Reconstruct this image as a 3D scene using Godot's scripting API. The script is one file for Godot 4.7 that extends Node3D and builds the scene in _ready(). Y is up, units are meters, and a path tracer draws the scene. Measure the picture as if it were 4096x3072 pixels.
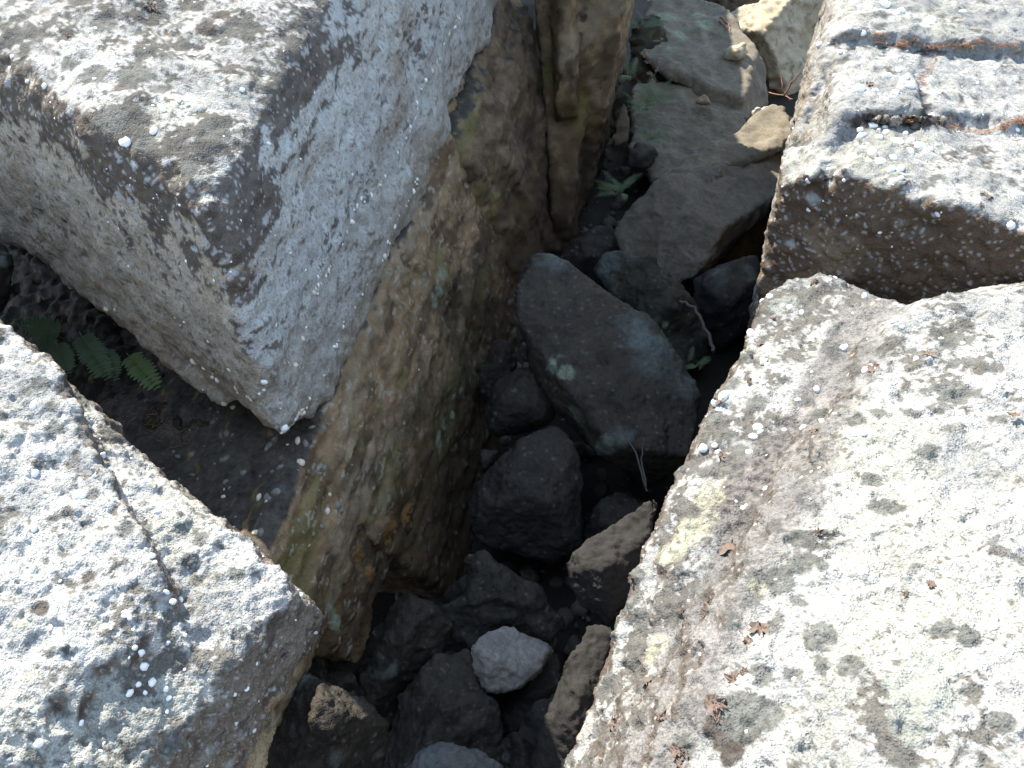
extends Node3D
# A talus crevice between sunlit conglomerate boulders.
# Every rock is a signed field (rounded convex pieces, cut cracks, noise), meshed by surface nets and refined where it is near.

const EYE := Vector3(0, 1.6, 0)
const ALONG := Vector3(0.191, 0, -0.982)     # the bedding strikes along the crevice
const ACROSS := Vector3(0.982, 0, 0.191)
const LICHEN := 0
const WALL := 1
const FLOOR := 2
const WARM := 3
const TAN := 4
const SOIL := 5
const STONE := 6

class Rock:
	var node: MeshInstance3D
	var piece_n: Array[PackedVector3Array] = []
	var piece_d: Array[PackedFloat32Array] = []
	var round_k := PackedFloat32Array()
	var join := 0.02
	var cut_a := PackedVector3Array()
	var cut_b := PackedVector3Array()
	var cut_r := PackedFloat32Array()
	var spot_p := PackedVector3Array()
	var spot_r := PackedFloat32Array()
	var spot_tone := PackedInt32Array()
	var spot_bins := {}
	var box := AABB()
	var skin := 0
	var cell := 0.05
	var target := 1.7
	var lump := 0.02
	var rough := 0.008
	var bed := 0.0
	var grit := 1.0
	var tone := Color(0.1, 0.09, 0.08)
	var shift := Vector3.ZERO
	var swell := 0.0
	var chip := 0.0
	var fibre := 0.0
	var bright := 1.0
	var crust := 1.0
	var fleck := 1.0
	var face := Plane(0, 1, 0, -99)
	var top_lo := 0.30
	var crust_above := -9.0
	var zone := Plane(0, 1, 0, 99)
	var side_tone := Color(0.33, 0.32, 0.30)
	var pts := PackedVector3Array()
	var nrm := PackedVector3Array()
	var col := PackedColorArray()
	var tri := PackedInt32Array()

var rocks: Array[Rock] = []
var by_name := {}
var fine := FastNoiseLite.new()
var fbm := FastNoiseLite.new()
var ridge := FastNoiseLite.new()
var cells := FastNoiseLite.new()
var rng := RandomNumberGenerator.new()
var mats := {}
var used := {}
var bins := {}
var none: Array = []


func _ready() -> void:
	var cam := Camera3D.new()
	cam.name = "camera"
	cam.position = EYE
	cam.rotation_degrees = Vector3(-45, 0, 0)
	cam.fov = 45.0
	cam.near = 0.05
	cam.far = 600.0
	add_child(cam)
	cam.current = true
	var env := Environment.new()
	env.background_mode = Environment.BG_SKY
	var sky_mat := ProceduralSkyMaterial.new()
	sky_mat.sky_top_color = Color(0.60, 0.69, 0.80)
	sky_mat.sky_horizon_color = Color(0.84, 0.85, 0.85)
	sky_mat.sky_curve = 0.12
	sky_mat.ground_bottom_color = Color(0.10, 0.10, 0.08)
	sky_mat.ground_horizon_color = Color(0.40, 0.44, 0.46)
	sky_mat.sky_energy_multiplier = 1.0
	var sky := Sky.new()
	sky.sky_material = sky_mat
	env.sky = sky
	env.background_energy_multiplier = 1.05
	env.tonemap_mode = Environment.TONE_MAPPER_LINEAR
	env.tonemap_exposure = 3.45
	env.sdfgi_enabled = true
	env.ssao_enabled = true
	env.ssil_enabled = true
	var world := WorldEnvironment.new()
	world.name = "world"
	world.environment = env
	add_child(world)
	var sun := DirectionalLight3D.new()
	sun.name = "sun"
	sun.light_color = Color(1.0, 0.965, 0.90)
	sun.light_energy = 1.6
	sun.light_angular_distance = 0.5
	sun.shadow_enabled = true
	sun.sky_mode = DirectionalLight3D.SKY_MODE_LIGHT_ONLY
	add_child(sun)
	sun.look_at_from_position(Vector3(-4.1, 6.8, -5.5), Vector3.ZERO, Vector3.UP)
	rng.seed = 20240
	noises()
	materials()
	ground()
	define_rocks()
	var job := WorkerThreadPool.add_group_task(shape_rock, rocks.size())
	WorkerThreadPool.wait_for_group_task_completion(job)
	var total := 0
	for r in rocks:
		finish(r)
		total += r.tri.size() / 3
	print("rock triangles ", total, " at ", Time.get_ticks_msec())
	details()
	print("done at ", Time.get_ticks_msec())


func noises() -> void:
	fine.noise_type = FastNoiseLite.TYPE_SIMPLEX
	fine.frequency = 1.0
	fine.fractal_type = FastNoiseLite.FRACTAL_NONE
	fine.seed = 3
	fbm.noise_type = FastNoiseLite.TYPE_SIMPLEX
	fbm.frequency = 1.0
	fbm.fractal_type = FastNoiseLite.FRACTAL_FBM
	fbm.fractal_octaves = 4
	fbm.fractal_gain = 0.55
	fbm.seed = 11
	ridge.noise_type = FastNoiseLite.TYPE_SIMPLEX
	ridge.frequency = 1.0
	ridge.fractal_type = FastNoiseLite.FRACTAL_RIDGED
	ridge.fractal_octaves = 3
	ridge.seed = 5
	cells.noise_type = FastNoiseLite.TYPE_CELLULAR
	cells.frequency = 1.0
	cells.fractal_type = FastNoiseLite.FRACTAL_NONE
	cells.cellular_return_type = FastNoiseLite.RETURN_DISTANCE
	cells.cellular_jitter = 0.95
	cells.seed = 8


# ---------------------------------------------------------------- materials

func noise_bytes(freq: float, octaves: int, seed_n: int, size: int, kind := FastNoiseLite.TYPE_SIMPLEX) -> PackedByteArray:
	var n := FastNoiseLite.new()
	n.noise_type = kind
	n.frequency = freq
	n.seed = seed_n
	n.fractal_type = FastNoiseLite.FRACTAL_FBM if octaves > 1 else FastNoiseLite.FRACTAL_NONE
	n.fractal_octaves = octaves
	var im := n.get_seamless_image(size, size, false, false, 0.12, true)
	im.convert(Image.FORMAT_L8)
	return im.get_data()


func rock_material(key: String, seed_n: int, speck: float, grain: float, relief: float, scale: float, rough: float) -> void:
	var size := 640
	var a := noise_bytes(0.05, 3, seed_n, size)
	var b := noise_bytes(0.22, 2, seed_n + 1, size)
	var c := noise_bytes(0.45, 1, seed_n + 2, size)
	var color := PackedByteArray()
	var height := PackedByteArray()
	color.resize(size * size)
	height.resize(size * size)
	for i in size * size:
		var x := a[i] / 255.0 - 0.5
		var y := b[i] / 255.0 - 0.5
		var z := c[i] / 255.0 - 0.5
		var v := 0.86 + grain * (0.35 * x + 0.5 * y + 0.55 * z)
		var dark := y * 0.8 + z * 0.5 + x * 0.7 - 0.22
		if dark > 0.0:
			v *= 1.0 - speck * minf(1.0, dark * 9.0)
		color[i] = int(clampf(v, 0.05, 1.0) * 255.0)
		height[i] = int(clampf(0.5 + 0.55 * x + 0.5 * y + 0.35 * z - (0.25 if dark > 0.0 else 0.0), 0.0, 1.0) * 255.0)
	var m := StandardMaterial3D.new()
	m.resource_name = key
	m.vertex_color_use_as_albedo = true
	m.albedo_texture = ImageTexture.create_from_image(Image.create_from_data(size, size, false, Image.FORMAT_L8, color))
	m.heightmap_enabled = true
	m.heightmap_texture = ImageTexture.create_from_image(Image.create_from_data(size, size, false, Image.FORMAT_L8, height))
	m.heightmap_scale = relief
	m.uv1_triplanar = true
	m.uv1_world_triplanar = true
	m.uv1_scale = Vector3.ONE * scale
	m.roughness = rough
	m.metallic_specular = 0.35
	mats[key] = m


func flat_material(key: String, c: Color, rough := 0.8, backlight := 0.0) -> StandardMaterial3D:
	var m := StandardMaterial3D.new()
	m.resource_name = key
	m.albedo_color = c.linear_to_srgb()
	m.roughness = rough
	if backlight > 0.0:
		m.backlight_enabled = true
		m.backlight = Color(backlight, backlight, backlight)
	mats[key] = m
	return m


func materials() -> void:
	rock_material("lichen crust", 21, 0.45, 0.6, 0.8, 1.15, 0.9)
	rock_material("sandstone", 51, 0.40, 0.55, 0.4, 1.3, 0.88)
	rock_material("damp stone", 81, 0.40, 0.95, 0.8, 1.2, 0.75)
	flat_material("quartz white", Color(0.62, 0.62, 0.60), 0.45)
	flat_material("quartz grey", Color(0.45, 0.47, 0.50), 0.45)
	flat_material("quartz tan", Color(0.50, 0.44, 0.34), 0.5)
	flat_material("quartz dim", Color(0.13, 0.125, 0.11), 0.6)
	flat_material("fern green", Color(0.036, 0.065, 0.018), 0.6, 0.2)
	flat_material("fern dark", Color(0.032, 0.062, 0.018), 0.6, 0.2)
	flat_material("fern light", Color(0.075, 0.12, 0.028), 0.6, 0.25)
	flat_material("stalk", Color(0.09, 0.11, 0.035), 0.7)
	flat_material("dead leaf", Color(0.12, 0.075, 0.05), 0.8, 0.2)
	flat_material("brown lichen", Color(0.10, 0.070, 0.055), 0.85)
	flat_material("red twig", Color(0.17, 0.085, 0.055), 0.7)
	flat_material("grey twig", Color(0.045, 0.038, 0.034), 0.8)
	flat_material("needle", Color(0.27, 0.115, 0.045), 0.8)


# ---------------------------------------------------------------- rock fields

func numbered(called: String) -> String:
	var n: int = used.get(called, 0)
	used[called] = n + 1
	return called if n == 0 else "%s_%03d" % [called, n]


func rock(key: String, called: String, label: String, category: String, skin: int, opts := {}) -> Rock:
	var r := Rock.new()
	r.node = MeshInstance3D.new()
	r.node.name = numbered(called)
	if opts.get("kind", "") != "":
		r.node.set_meta("kind", opts.kind)
	r.node.set_meta("label", label)
	r.node.set_meta("category", category)
	if opts.get("group", "") != "":
		r.node.set_meta("group", opts.group)
	add_child(r.node, true)
	r.skin = skin
	r.cell = opts.get("cell", 0.05)
	r.lump = opts.get("lump", 0.015)
	r.rough = opts.get("rough", 0.008)
	r.bed = opts.get("bed", 0.0)
	r.grit = opts.get("grit", 1.0)
	r.join = opts.get("join", 0.02)
	r.target = opts.get("target", 2.0)
	r.tone = opts.get("tone", Color(0.10, 0.09, 0.08))
	r.side_tone = opts.get("side", Color(0.33, 0.32, 0.30))
	r.top_lo = opts.get("top_lo", 0.30)
	r.face = opts.get("face", r.face)
	r.fleck = opts.get("fleck", 1.0)
	r.crust = opts.get("crust", 1.0)
	r.bright = opts.get("bright", 1.0)
	r.chip = opts.get("chip", 0.0)
	r.fibre = opts.get("fibre", 0.0)
	r.swell = opts.get("swell", 0.0)
	r.crust_above = opts.get("crust_above", -9.0)
	r.zone = opts.get("zone", Plane(0, 1, 0, 99))
	r.shift = Vector3(rocks.size() * 7.31, rocks.size() * 3.17, rocks.size() * 5.57)
	rocks.append(r)
	by_name[key] = r
	return r


func hull(r: Rock, k: float, planes: Array[Plane]) -> void:
	var ns := PackedVector3Array()
	var ds := PackedFloat32Array()
	for p in planes:
		ns.append(p.normal)
		ds.append(p.d)
	r.piece_n.append(ns)
	r.piece_d.append(ds)
	r.round_k.append(k)
	for v in Geometry3D.compute_convex_mesh_points(planes):
		r.box = AABB(v, Vector3.ZERO) if r.box.size == Vector3.ZERO and r.box.position == Vector3.ZERO else r.box.expand(v)


func crack(r: Rock, width: float, path: Array[Vector3]) -> void:
	for i in path.size() - 1:
		r.cut_a.append(path[i])
		r.cut_b.append(path[i + 1])
		r.cut_r.append(width)


func spots(r: Rock, tone: int, list: Array[Vector4]) -> void:
	for s in list:
		r.spot_p.append(Vector3(s.x, s.y, s.z))
		r.spot_r.append(s.w)
		r.spot_tone.append(tone)
		var reach := Vector3.ONE * s.w * 1.52
		var lo := Vector3i(((Vector3(s.x, s.y, s.z) - reach) * 8.0).floor())
		var hi := Vector3i(((Vector3(s.x, s.y, s.z) + reach) * 8.0).floor())
		for z in range(lo.z, hi.z + 1):
			for y in range(lo.y, hi.y + 1):
				for x in range(lo.x, hi.x + 1):
					var key := Vector3i(x, y, z)
					if not r.spot_bins.has(key):
						r.spot_bins[key] = []
					r.spot_bins[key].append(r.spot_r.size() - 1)


func smin(a: float, b: float, k: float) -> float:
	var h := maxf(k - absf(a - b), 0.0) / k
	return minf(a, b) - h * h * k * 0.25


func field(r: Rock, p: Vector3) -> float:
	var best := 1e9
	for i in r.piece_n.size():
		var ns := r.piece_n[i]
		var ds := r.piece_d[i]
		var m := -1e9
		var m2 := -1e9
		for j in ns.size():
			var d := ns[j].dot(p) - ds[j]
			if d > m:
				m2 = m
				m = d
			elif d > m2:
				m2 = d
		var k := r.round_k[i] * 1.5
		var h := k - m + m2
		if h > 0.0:
			m += h * h / (4.0 * k)
		best = smin(best, m, r.join) if best < 1e8 else m
	if best > 0.3 or best < -0.3:
		return best
	for i in r.cut_r.size():
		var a := r.cut_a[i]
		var ab := r.cut_b[i] - a
		var t := clampf((p - a).dot(ab) / ab.length_squared(), 0.0, 1.0)
		var d := r.cut_r[i] - p.distance_to(a + ab * t)
		if d > -0.05:
			d += r.cut_r[i] * 0.5 * fine.get_noise_3dv(p * 14.0)
			best = -smin(-best, -d, 0.02)
	var q := p + r.shift
	best -= r.swell
	best += r.lump * (fbm.get_noise_3dv(q * 2.6) + 0.5 * fine.get_noise_3dv(q * 1.1))
	best += r.rough * (fine.get_noise_3dv(q * 13.0) + 0.7 * absf(fine.get_noise_3dv(q * 7.0)))
	if r.chip > 0.0:
		best -= r.chip * (1.2 * cells.get_noise_3dv(q * 4.2) + 0.5 * cells.get_noise_3dv(q * 11.0) + 1.0)
	if r.fibre > 0.0:
		best += r.fibre * (fbm.get_noise_3dv(q * Vector3(20.0, 4.0, 20.0)) + 0.8 * absf(fine.get_noise_3dv(q * Vector3(7.0, 1.6, 7.0))))
	if r.bed > 0.0:
		var w := Vector3(p.dot(ALONG) * 1.1, p.y * 9.0 + 0.8 * fine.get_noise_3dv(p * 2.0), p.dot(ACROSS) * 2.0) + r.shift
		best += r.bed * (fbm.get_noise_3dv(w) - 0.6 * maxf(0.0, fine.get_noise_3dv(w * Vector3(0.8, 0.45, 1.0) + Vector3.ONE * 9.0)))
	return best


func grit(r: Rock, p: Vector3) -> float:
	var q := p + r.shift
	var a := fine.get_noise_3dv(q * 34.0)
	var b := fine.get_noise_3dv(q * 78.0)
	var c := fine.get_noise_3dv(q * 150.0)
	var d := 0.0026 * a + 0.0018 * b + 0.0010 * c
	var pit := fbm.get_noise_3dv(q * 21.0)
	if pit > 0.22:
		d -= minf(0.004, (pit - 0.22) * 0.018)
	return d * r.grit


# ---------------------------------------------------------------- meshing

func shape_rock(index: int) -> void:
	var r := rocks[index]
	var t0 := Time.get_ticks_msec()
	nets(r)
	var t1 := Time.get_ticks_msec()
	refine(r)
	var t2 := Time.get_ticks_msec()
	var n := normals(r.pts, r.tri)
	r.col.resize(r.pts.size())
	for i in r.pts.size():
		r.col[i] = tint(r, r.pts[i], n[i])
	for i in r.pts.size():
		var far := clampf(1.6 - r.pts[i].distance_to(EYE) * 0.12, 0.5, 1.2)
		r.pts[i] += n[i] * (grit(r, r.pts[i]) * far)
	r.nrm = normals(r.pts, r.tri)
	if false: print(r.node.name, " ", r.pts.size(), " v ", r.tri.size() / 3, " t, ms ", Time.get_ticks_msec() - t0, " nets ", t1 - t0, " ref ", t2 - t1)


func nets(r: Rock) -> void:
	r.cell = minf(r.cell, minf(r.box.size.x, minf(r.box.size.y, r.box.size.z)) / 6.0)
	var lo := r.box.position - Vector3.ONE * r.cell * 1.5
	var span := r.box.size + Vector3.ONE * r.cell * 3.0
	var nx := int(ceil(span.x / r.cell)) + 1
	var ny := int(ceil(span.y / r.cell)) + 1
	var nz := int(ceil(span.z / r.cell)) + 1
	var val := PackedFloat32Array()
	val.resize(nx * ny * nz)
	var at := 0
	for k in nz:
		for j in ny:
			for i in nx:
				val[at] = field(r, lo + Vector3(i, j, k) * r.cell)
				at += 1
	var row := nx
	var slab := nx * ny
	var id := PackedInt32Array()
	id.resize(nx * ny * nz)
	id.fill(-1)
	var corner := PackedInt32Array([0, 1, row, row + 1, slab, slab + 1, slab + row, slab + row + 1])
	var ea := PackedInt32Array([0, 2, 4, 6, 0, 1, 4, 5, 0, 1, 2, 3])
	var eb := PackedInt32Array([1, 3, 5, 7, 2, 3, 6, 7, 4, 5, 6, 7])
	for k in nz - 1:
		for j in ny - 1:
			for i in nx - 1:
				var o := i + j * row + k * slab
				var inside := 0
				for c in 8:
					if val[o + corner[c]] < 0.0:
						inside += 1
				if inside == 0 or inside == 8:
					continue
				var sum := Vector3.ZERO
				var n := 0
				for e in 12:
					var va := val[o + corner[ea[e]]]
					var vb := val[o + corner[eb[e]]]
					if (va < 0.0) != (vb < 0.0):
						var t := va / (va - vb)
						var pa := Vector3(ea[e] & 1, (ea[e] >> 1) & 1, ea[e] >> 2)
						var pb := Vector3(eb[e] & 1, (eb[e] >> 1) & 1, eb[e] >> 2)
						sum += pa.lerp(pb, t)
						n += 1
				id[o] = r.pts.size()
				r.pts.append(lo + (Vector3(i, j, k) + sum / n) * r.cell)
	for k in range(1, nz - 1):
		for j in range(1, ny - 1):
			for i in range(1, nx - 1):
				var o := i + j * row + k * slab
				var here := val[o] < 0.0
				if here != (val[o + 1] < 0.0):
					quad(r, id[o - row - slab], id[o - slab], id[o], id[o - row], here)
				if here != (val[o + row] < 0.0):
					quad(r, id[o - 1 - slab], id[o - 1], id[o], id[o - slab], here)
				if here != (val[o + slab] < 0.0):
					quad(r, id[o - 1 - row], id[o - row], id[o], id[o - 1], here)


func quad(r: Rock, a: int, b: int, c: int, d: int, flip: bool) -> void:
	if a < 0 or b < 0 or c < 0 or d < 0:
		return
	if flip:
		r.tri.append_array(PackedInt32Array([a, c, b, a, d, c]))
	else:
		r.tri.append_array(PackedInt32Array([a, b, c, a, c, d]))


func normals(pts: PackedVector3Array, tri: PackedInt32Array) -> PackedVector3Array:
	var n := PackedVector3Array()
	n.resize(pts.size())
	for t in range(0, tri.size(), 3):
		var a := tri[t]
		var b := tri[t + 1]
		var c := tri[t + 2]
		var f := (pts[c] - pts[a]).cross(pts[b] - pts[a])
		n[a] += f
		n[b] += f
		n[c] += f
	for i in n.size():
		n[i] = n[i].normalized()
	return n


func refine(r: Rock) -> void:
	for i in r.pts.size():      # settle the first vertices on the surface
		r.pts[i] = settle(r, r.pts[i], Vector3.ZERO, 3)
	var n := normals(r.pts, r.tri)
	var made := {}
	var settled := PackedInt32Array()
	for level in 8:
		var out := PackedInt32Array()
		var split := 0
		for t in range(0, r.tri.size(), 3):
			var v0 := r.tri[t]
			var v1 := r.tri[t + 1]
			var v2 := r.tri[t + 2]
			var m0 := middle(r, n, made, v0, v1, level)
			var m1 := middle(r, n, made, v1, v2, level)
			var m2 := middle(r, n, made, v2, v0, level)
			var count := int(m0 >= 0) + int(m1 >= 0) + int(m2 >= 0)
			if count == 0:
				settled.append(v0)
				settled.append(v1)
				settled.append(v2)
				continue
			split += 1
			if count == 3:
				out.append_array(PackedInt32Array([v0, m0, m2, m0, v1, m1, m2, m1, v2, m0, m1, m2]))
				continue
			for turn in 2:       # turn until the first edge is split and, of two, the last one is not
				if (count == 1 and m0 >= 0) or (count == 2 and m2 < 0):
					break
				var v := v0
				v0 = v1
				v1 = v2
				v2 = v
				var m := m0
				m0 = m1
				m1 = m2
				m2 = m
			if count == 1:
				out.append_array(PackedInt32Array([v0, m0, v2, m0, v1, v2]))
			elif r.pts[m0].distance_squared_to(r.pts[v2]) < r.pts[v0].distance_squared_to(r.pts[m1]):
				out.append_array(PackedInt32Array([m0, v1, m1, v0, m0, v2, m0, m1, v2]))
			else:
				out.append_array(PackedInt32Array([m0, v1, m1, v0, m0, m1, v0, m1, v2]))
		r.tri = out
		if split == 0:
			break
		var whole := out.duplicate()
		whole.append_array(settled)
		n = normals(r.pts, whole)
	r.tri.append_array(settled)


func middle(r: Rock, n: PackedVector3Array, made: Dictionary, a: int, b: int, level: int) -> int:
	var key := (mini(a, b) << 24) | maxi(a, b)
	var got = made.get(key)
	if got != null:
		return got
	var pa := r.pts[a]
	var pb := r.pts[b]
	var mid := (pa + pb) * 0.5
	var view := mid - EYE
	var dist := view.length()
	var want := dist * r.target / 927.0
	view /= dist
	if minf(n[a].dot(view), n[b].dot(view)) > 0.1:
		want *= 5.0
	var depth := -0.7071 * (view.y + view.z)
	var over := maxf(absf(view.x) - depth * 0.585, absf(view.y - view.z) * 0.7071 - depth * 0.445)
	if over > 0.0:
		want *= 2.0 + 12.0 * over
	var res := -1
	if pa.distance_squared_to(pb) > want * want * 2.4:
		res = r.pts.size()
		r.pts.append(settle(r, mid, n[a] + n[b], 2 - level))
	made[key] = res
	return res


func settle(r: Rock, p: Vector3, dir: Vector3, times: int) -> Vector3:
	# walk to the surface; without a direction, along the field's own gradient
	for k in maxi(times, 1):
		var f := field(r, p)
		var way := dir
		if times > 0:
			var h := 0.004
			way = Vector3(field(r, p + Vector3(h, 0, 0)) - f, field(r, p + Vector3(0, h, 0)) - f, field(r, p + Vector3(0, 0, h)) - f)
		if way.length_squared() < 1e-12:
			return p
		p -= way.normalized() * clampf(f, -0.025, 0.025)
	return p


func finish(r: Rock) -> void:
	var at := r.box.position + Vector3(r.box.size.x * 0.5, 0, r.box.size.z * 0.5)
	var local := r.pts.duplicate()
	for i in local.size():
		local[i] -= at
	var arrays := []
	arrays.resize(Mesh.ARRAY_MAX)
	arrays[Mesh.ARRAY_VERTEX] = local
	arrays[Mesh.ARRAY_NORMAL] = r.nrm
	arrays[Mesh.ARRAY_COLOR] = r.col
	arrays[Mesh.ARRAY_INDEX] = r.tri
	var mesh := ArrayMesh.new()
	mesh.add_surface_from_arrays(Mesh.PRIMITIVE_TRIANGLES, arrays)
	r.node.mesh = mesh
	r.node.position = at
	r.node.material_override = mats["lichen crust" if r.skin == LICHEN or r.skin == WARM else "sandstone" if r.skin == WALL or r.skin == TAN or r.skin == STONE else "damp stone"]


# ---------------------------------------------------------------- colours (linear base colours)

func step(a: float, b: float, x: float) -> float:
	return smoothstep(a, b, x)


func crusted(r: Rock, p: Vector3, q: Vector3, f1: float, f2: float, f3: float) -> Color:
	# pale crustose lichen over grey stone, with dark, grey-green and yellowish patches
	var c := Color(0.47, 0.47, 0.455) * (1.0 + 0.22 * f2 + 0.18 * f3)
	var grey := step(0.02, 0.22, fbm.get_noise_3dv(q * 3.3 + Vector3(4, 9, 2)) + 0.4 * f3)
	c = c.lerp(Color(0.27, 0.28, 0.285), grey * 0.75)
	var yel := step(0.16, 0.34, fbm.get_noise_3dv(q * 1.9 + Vector3(31, 5, 7)) + 0.25 * f3)
	c = c.lerp(Color(0.42, 0.41, 0.30), yel * 0.28)
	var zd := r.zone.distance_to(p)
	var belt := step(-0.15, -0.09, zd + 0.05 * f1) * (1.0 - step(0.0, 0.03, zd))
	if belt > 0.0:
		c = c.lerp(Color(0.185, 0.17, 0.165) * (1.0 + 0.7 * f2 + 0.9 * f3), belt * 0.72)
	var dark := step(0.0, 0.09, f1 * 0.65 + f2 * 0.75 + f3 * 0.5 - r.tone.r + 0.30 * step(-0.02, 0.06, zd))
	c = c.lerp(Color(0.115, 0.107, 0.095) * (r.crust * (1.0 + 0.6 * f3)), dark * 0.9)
	var dots := cells.get_noise_3dv(q * 17.0 + Vector3.ONE * f3 * 0.25)
	if dots < -0.62 and fine.get_noise_3dv(q * 2.3) > r.tone.g:
		c = c.lerp(Color(0.10, 0.105, 0.10), 0.8 * step(-0.62, -0.70, dots))
	c *= r.bright
	var fleck := fine.get_noise_3dv(q * 95.0) + 0.5 * f3
	if fleck > 0.62:
		c = c.lerp(Color(0.10, 0.09, 0.08), 0.65)
	return c


func tint(r: Rock, p: Vector3, n: Vector3) -> Color:
	var q := p + r.shift
	var f1 := fbm.get_noise_3dv(q * 2.4)
	var f2 := fbm.get_noise_3dv(q * 9.0)
	var f3 := fbm.get_noise_3dv(q * 42.0)
	var drawn := Vector3(p.dot(ALONG) * 0.28, p.y, p.dot(ACROSS) * 0.9) + r.shift
	var c: Color
	match r.skin:
		LICHEN:
			var top := step(r.top_lo, r.top_lo + 0.28, n.y + 0.28 * f2) * step(r.crust_above - 0.04, r.crust_above + 0.08, p.y + 0.15 * f2)
			c = Color(0, 0, 0)
			if top < 1.0:
				var s := r.side_tone * (1.0 + 0.22 * f2 + 0.20 * f3)
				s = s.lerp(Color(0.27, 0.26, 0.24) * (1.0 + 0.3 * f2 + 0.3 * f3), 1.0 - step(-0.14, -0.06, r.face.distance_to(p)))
				var stain := fbm.get_noise_3dv(drawn * 3.1)
				s = s.lerp(Color(0.27, 0.21, 0.145), step(-0.05, 0.5, stain + 0.35 * (-0.1 - p.y)) * 0.7)
				var streak := fbm.get_noise_3dv(drawn * 8.0 + Vector3(3, 1, 8)) + 0.25 * f3 + 0.3 * f1
				var rise := (p.y - r.tone.b) * 1.3
				if r.crust_above > -1.0:
					s = s.lerp(Color(0.45, 0.375, 0.27) * (1.0 + 0.25 * f2 + 0.25 * f3), step(0.45, -0.25, n.x + 0.25 * f1) * 0.8)  # left-facing side: iron staining plus warm bounce light painted in as beige
					rise = clampf((p.y - 0.14 + 0.24 * (1.7 + p.z)) * 3.6, -0.7, 0.75)
				s = s.lerp(Color(0.085, 0.065, 0.052) * (1.0 + 0.4 * f3), step(0.18, 0.30, streak + rise) * 0.88)
				if fine.get_noise_3dv(drawn * 22.0) + 0.4 * f3 > 0.70:
					s = s.lerp(Color(0.09, 0.065, 0.05), 0.75)
				if fine.get_noise_3dv(q * 95.0) + 0.5 * f3 + 0.4 * f2 > 0.62:
					s = s.lerp(Color(0.11, 0.10, 0.095), 0.6)
				var oval := cells.get_noise_3dv(Vector3(p.dot(ALONG) * 13.0, p.y * 30.0, p.dot(ACROSS) * 24.0) + Vector3.ONE * 0.2 * f3)
				if oval < -0.66 and fine.get_noise_3dv(drawn * 3.4) + 0.6 * rise > 0.10:
					s = s.lerp(Color(0.085, 0.07, 0.06), 0.85)
				if r.crust_above > -1.0:
					var chalk := cells.get_noise_3dv(Vector3(p.dot(ALONG) * 11.0 + 40.0, p.y * 26.0, p.dot(ACROSS) * 20.0) + Vector3.ONE * 0.35 * f3)
					if chalk < -0.70 and fine.get_noise_3dv(drawn * 4.1 + Vector3(9, 2, 4)) > -0.05 and rise > 0.0:
						s = s.lerp(Color(0.42, 0.43, 0.44), 0.85)
					s = s.lerp(Color(0.38, 0.335, 0.265) * (1.0 + 0.25 * f3), step(0.05, -0.38, p.y + 0.2 * f1) * 0.6)
				if fine.get_noise_3dv(q * 60.0) + 0.4 * f3 > 0.70:
					s = s.lerp(Color(0.5, 0.5, 0.5), 0.7)
				c = s
			if top > 0.0:
				c = c.lerp(crusted(r, p, q, f1, f2, f3), top)
		WALL:
			c = r.tone * (1.0 + 0.3 * f2 + 0.35 * f3 + 0.5 * fbm.get_noise_3dv(drawn * 19.0))
			c = c.lerp(Color(0.34, 0.285, 0.205), step(0.05, 0.45, fbm.get_noise_3dv(drawn * 2.2 + Vector3(2, 2, 2)) + (p.y + 0.62) * 0.55) * 0.6)
			c = c.lerp(Color(0.085, 0.055, 0.032) * (1.0 + 0.5 * f3), step(0.02, 0.22, fbm.get_noise_3dv(drawn * 6.5) + 0.3 * f1 - (p.y + 0.75) * 0.5) * 0.8)
			c = c.lerp(Color(0.17, 0.10, 0.035), step(0.05, 0.3, fbm.get_noise_3dv(drawn * 1.7 + Vector3(8, 1, 3)) - (p.y + 0.8) * 0.7) * 0.45)
			c = c.lerp(Color(0.17, 0.155, 0.045), step(0.24, 0.42, fbm.get_noise_3dv(drawn * 1.5 + Vector3(1, 6, 1)) + 0.15 * f3) * 0.55)
			var flake := fine.get_noise_3dv(Vector3(p.dot(ALONG) * 9.0, p.y * 55.0, p.dot(ACROSS) * 30.0) + r.shift) + 0.45 * f2
			c = c.lerp(Color(0.42, 0.40, 0.32), step(0.68, 0.75, flake) * 0.75 * r.fleck)
			c *= lerpf(0.34, 1.0, step(-1.15, -0.55, p.y + 0.35 * f1 + 0.1 * f2))  # lower wall darkened: crevice shade painted into the stone colour
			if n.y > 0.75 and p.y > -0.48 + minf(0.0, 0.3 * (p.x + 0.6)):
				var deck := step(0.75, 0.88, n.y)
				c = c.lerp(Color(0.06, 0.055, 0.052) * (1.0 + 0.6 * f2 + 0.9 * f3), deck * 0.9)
		FLOOR:
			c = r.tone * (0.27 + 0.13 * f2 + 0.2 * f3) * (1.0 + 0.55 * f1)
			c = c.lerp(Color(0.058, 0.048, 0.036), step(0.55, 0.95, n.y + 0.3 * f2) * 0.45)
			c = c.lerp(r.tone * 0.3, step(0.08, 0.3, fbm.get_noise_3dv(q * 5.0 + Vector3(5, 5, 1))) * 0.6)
			var pale := cells.get_noise_3dv(q * 6.0 + Vector3.ONE * 0.3 * f2) - 0.30 * f2
			if fine.get_noise_3dv(q * 1.7) > 0.5:
				c = c.lerp(Color(0.13, 0.16, 0.14), step(-0.74, -0.80, pale) * 0.6)
			if f3 + 0.6 * fine.get_noise_3dv(q * 90.0) > 0.78:
				c = c.lerp(Color(0.15, 0.145, 0.135), 0.6)
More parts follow.
